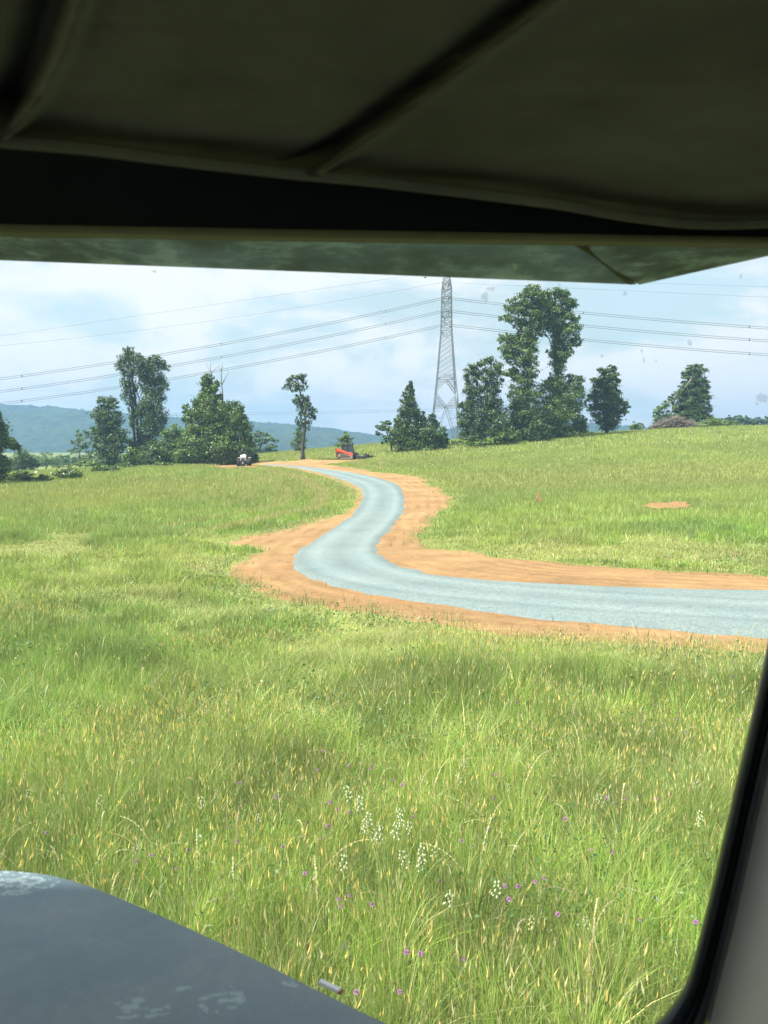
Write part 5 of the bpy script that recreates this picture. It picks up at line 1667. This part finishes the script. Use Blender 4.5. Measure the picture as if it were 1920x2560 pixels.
for (t, dz_) in prf:
    q = I * (1 - t) + O * t
    rowsG.append(P(q[:, 0], q[:, 1], WY + dz_ - 0.06))
grid_mesh('windscreen_seal', np.stack(rowsG, 1), mat=M['rubber'], parent=truck, smooth=True)
rowsG = []
for t in np.linspace(0, 1, 14):
    q0 = O[:95]
    ex = 2900 + 0 * q0[:, 0]
    qx = q0[:, 0] * (1 - t) + ex * t
    rowsG.append(P(qx, q0[:, 1] + 250 * t, (WY - 0.055) * (1 - t) + 0.42 * t - 0.03 * math.sin(PI * t)))
grid_mesh('pillar_trim', np.stack(rowsG, 1), mat=M['taupe'], parent=truck, smooth=True)

# glass pane filmed with fine dust
m, n, o = material('dusty_glass')
vs_ = n.nodes.new('ShaderNodeVolumeScatter')
vs_.inputs['Color'].default_value = (0.86, 0.95, 1.0, 1)
vs_.inputs['Density'].default_value = 25.0
vs_.inputs['Anisotropy'].default_value = 0.3
n.links.new(vs_.outputs[0], o.inputs['Volume'])
pane = np.array([P(-900, 592, WY + 0.012), P(2350, 592, WY + 0.012), P(2350, 2800, WY - 0.012), P(-900, 2800, WY - 0.012)])
pane = np.vstack([pane, pane + np.array([0, 0.004, 0])])
ws = quads('windscreen', pane, [[0, 1, 2, 3], [7, 6, 5, 4], [0, 4, 5, 1], [1, 5, 6, 2], [2, 6, 7, 3], [3, 7, 4, 0]], mat=m, parent=truck)
_bm = bmesh.new(); _bm.from_mesh(ws.data); bmesh.ops.recalc_face_normals(_bm, faces=_bm.faces[:]); _bm.to_mesh(ws.data); _bm.free()
# bug spots and dried smears on the glass
m, n, o = material('dried_smear')
df = n.nodes.new('ShaderNodeBsdfDiffuse'); tl = n.nodes.new('ShaderNodeBsdfTranslucent'); tr = n.nodes.new('ShaderNodeBsdfTransparent')
at = n.nodes.new('ShaderNodeAttribute'); at.attribute_name = 'tint'
n.links.new(at.outputs['Color'], df.inputs[0]); n.links.new(at.outputs['Color'], tl.inputs[0])
a1 = n.nodes.new('ShaderNodeMixShader'); a1.inputs[0].default_value = 0.5
n.links.new(df.outputs[0], a1.inputs[1]); n.links.new(tl.outputs[0], a1.inputs[2])
a2 = n.nodes.new('ShaderNodeMixShader'); a2.inputs[0].default_value = 0.26
n.links.new(tr.outputs[0], a2.inputs[1]); n.links.new(a1.outputs[0], a2.inputs[2])
n.links.new(a2.outputs[0], o.inputs[0])
spots = [(270, 655, 7, 9, 1), (386, 678, 6, 5, 0), (1212, 742, 9, 14, 0), (1228, 722, 13, 6, 0), (600, 1085, 7, 14, 1), (680, 1524, 16, 9, 1), (1287, 667, 7, 12, 1), (1350, 655, 4, 4, 1), (1725, 1335, 8, 16, 1), (1610, 900, 4, 8, 0),
         (1604, 878, 4, 6, 0), (1725, 858, 6, 9, 0), (1852, 690, 4, 6, 0), (1398, 712, 4, 6, 0), (1562, 735, 6, 5, 0), (1035, 1070, 7, 8, 1), (1222, 1002, 5, 9, 1), (1426, 975, 7, 11, 1), (1384, 903, 5, 8, 1), (1905, 995, 18, 14, 0), (1892, 1010, 6, 5, 0),
         (1505, 890, 4, 5, 0), (1640, 902, 3, 4, 0), (1456, 1378, 4, 4, 0), (1725, 1516, 4, 4, 0), (860, 2365, 14, 18, 1), (1340, 1360, 4, 3, 1), (1256, 1140, 6, 9, 1), (470, 1065, 9, 16, 1)]
V, FF, CCc = [], [], []
for (a, b_, wx, wy, lightc) in spots:
    k0 = len(V); nn_ = 14
    for i in range(nn_):
        th = 2 * PI * i / nn_; rr = random.uniform(0.55, 1.15)
        V.append(P(a + math.cos(th) * wx * rr, b_ + math.sin(th) * wy * rr, WY - 0.0015)); CCc.append((0.75, 0.8, 0.76) if lightc else (0.42, 0.40, 0.42))
    FF.append(list(range(k0, k0 + nn_)))
quads('grime_spots', np.array(V), np.array(FF), mat=m, parent=ws, color=np.array(CCc))['kind'] = 'stuff'

# the rest of the cab, which keeps the daylight out
mb = MB()
mb.box((0, -0.33, 2.6 + 0.43), (2.4, 2.22, 0.05))
mb.build('roof', M['header'], truck)
mb = MB(); mb.box((0, -1.42, 1.75), (2.4, 0.05, 0.95)); mb.box((0, -1.42, 2.93), (2.4, 0.05, 0.16)); mb.build('rear_wall', M['header'], truck)
for sx in (-1, 1):
    mb = MB()
    mb.box((sx * 1.18, -0.35, 1.75), (0.05, 2.1, 0.9)); mb.box((sx * 1.18, -1.34, 2.6), (0.05, 0.14, 0.85)); mb.box((sx * 1.18, -0.35, 2.93), (0.05, 2.1, 0.16))
    mb.build('door', M['taupe'], truck)
mb = MB(); mb.box((0, -0.35, 1.28), (2.4, 2.1, 0.06)); mb.build('floor_panel', M['header'], truck)
mb = MB(); mb.box((0.0, 0.45, 1.80), (2.3, 0.42, 0.25), bevel=0.04); mb.build('dashboard', M['black'], truck)

# ------------------------------------------------------------------ haze
m, n, o = material('haze')
pv = n.nodes.new('ShaderNodeVolumePrincipled')
pv.inputs['Color'].default_value = (0.27, 0.51, 0.80, 1)
pv.inputs['Density'].default_value = 5.2e-4
pv.inputs['Anisotropy'].default_value = 0.2
n.links.new(pv.outputs[0], o.inputs['Volume'])
me = bpy.data.meshes.new('haze')
bm = bmesh.new(); bmesh.ops.create_cube(bm, size=1.0); bm.to_mesh(me); bm.free()
hz = link('haze', me, m)
hz.scale = (3900, 3900, 122)
hz.location = (0, 20, 61 - 20)
tag(hz, 'pale summer haze over the fields', kind='stuff')
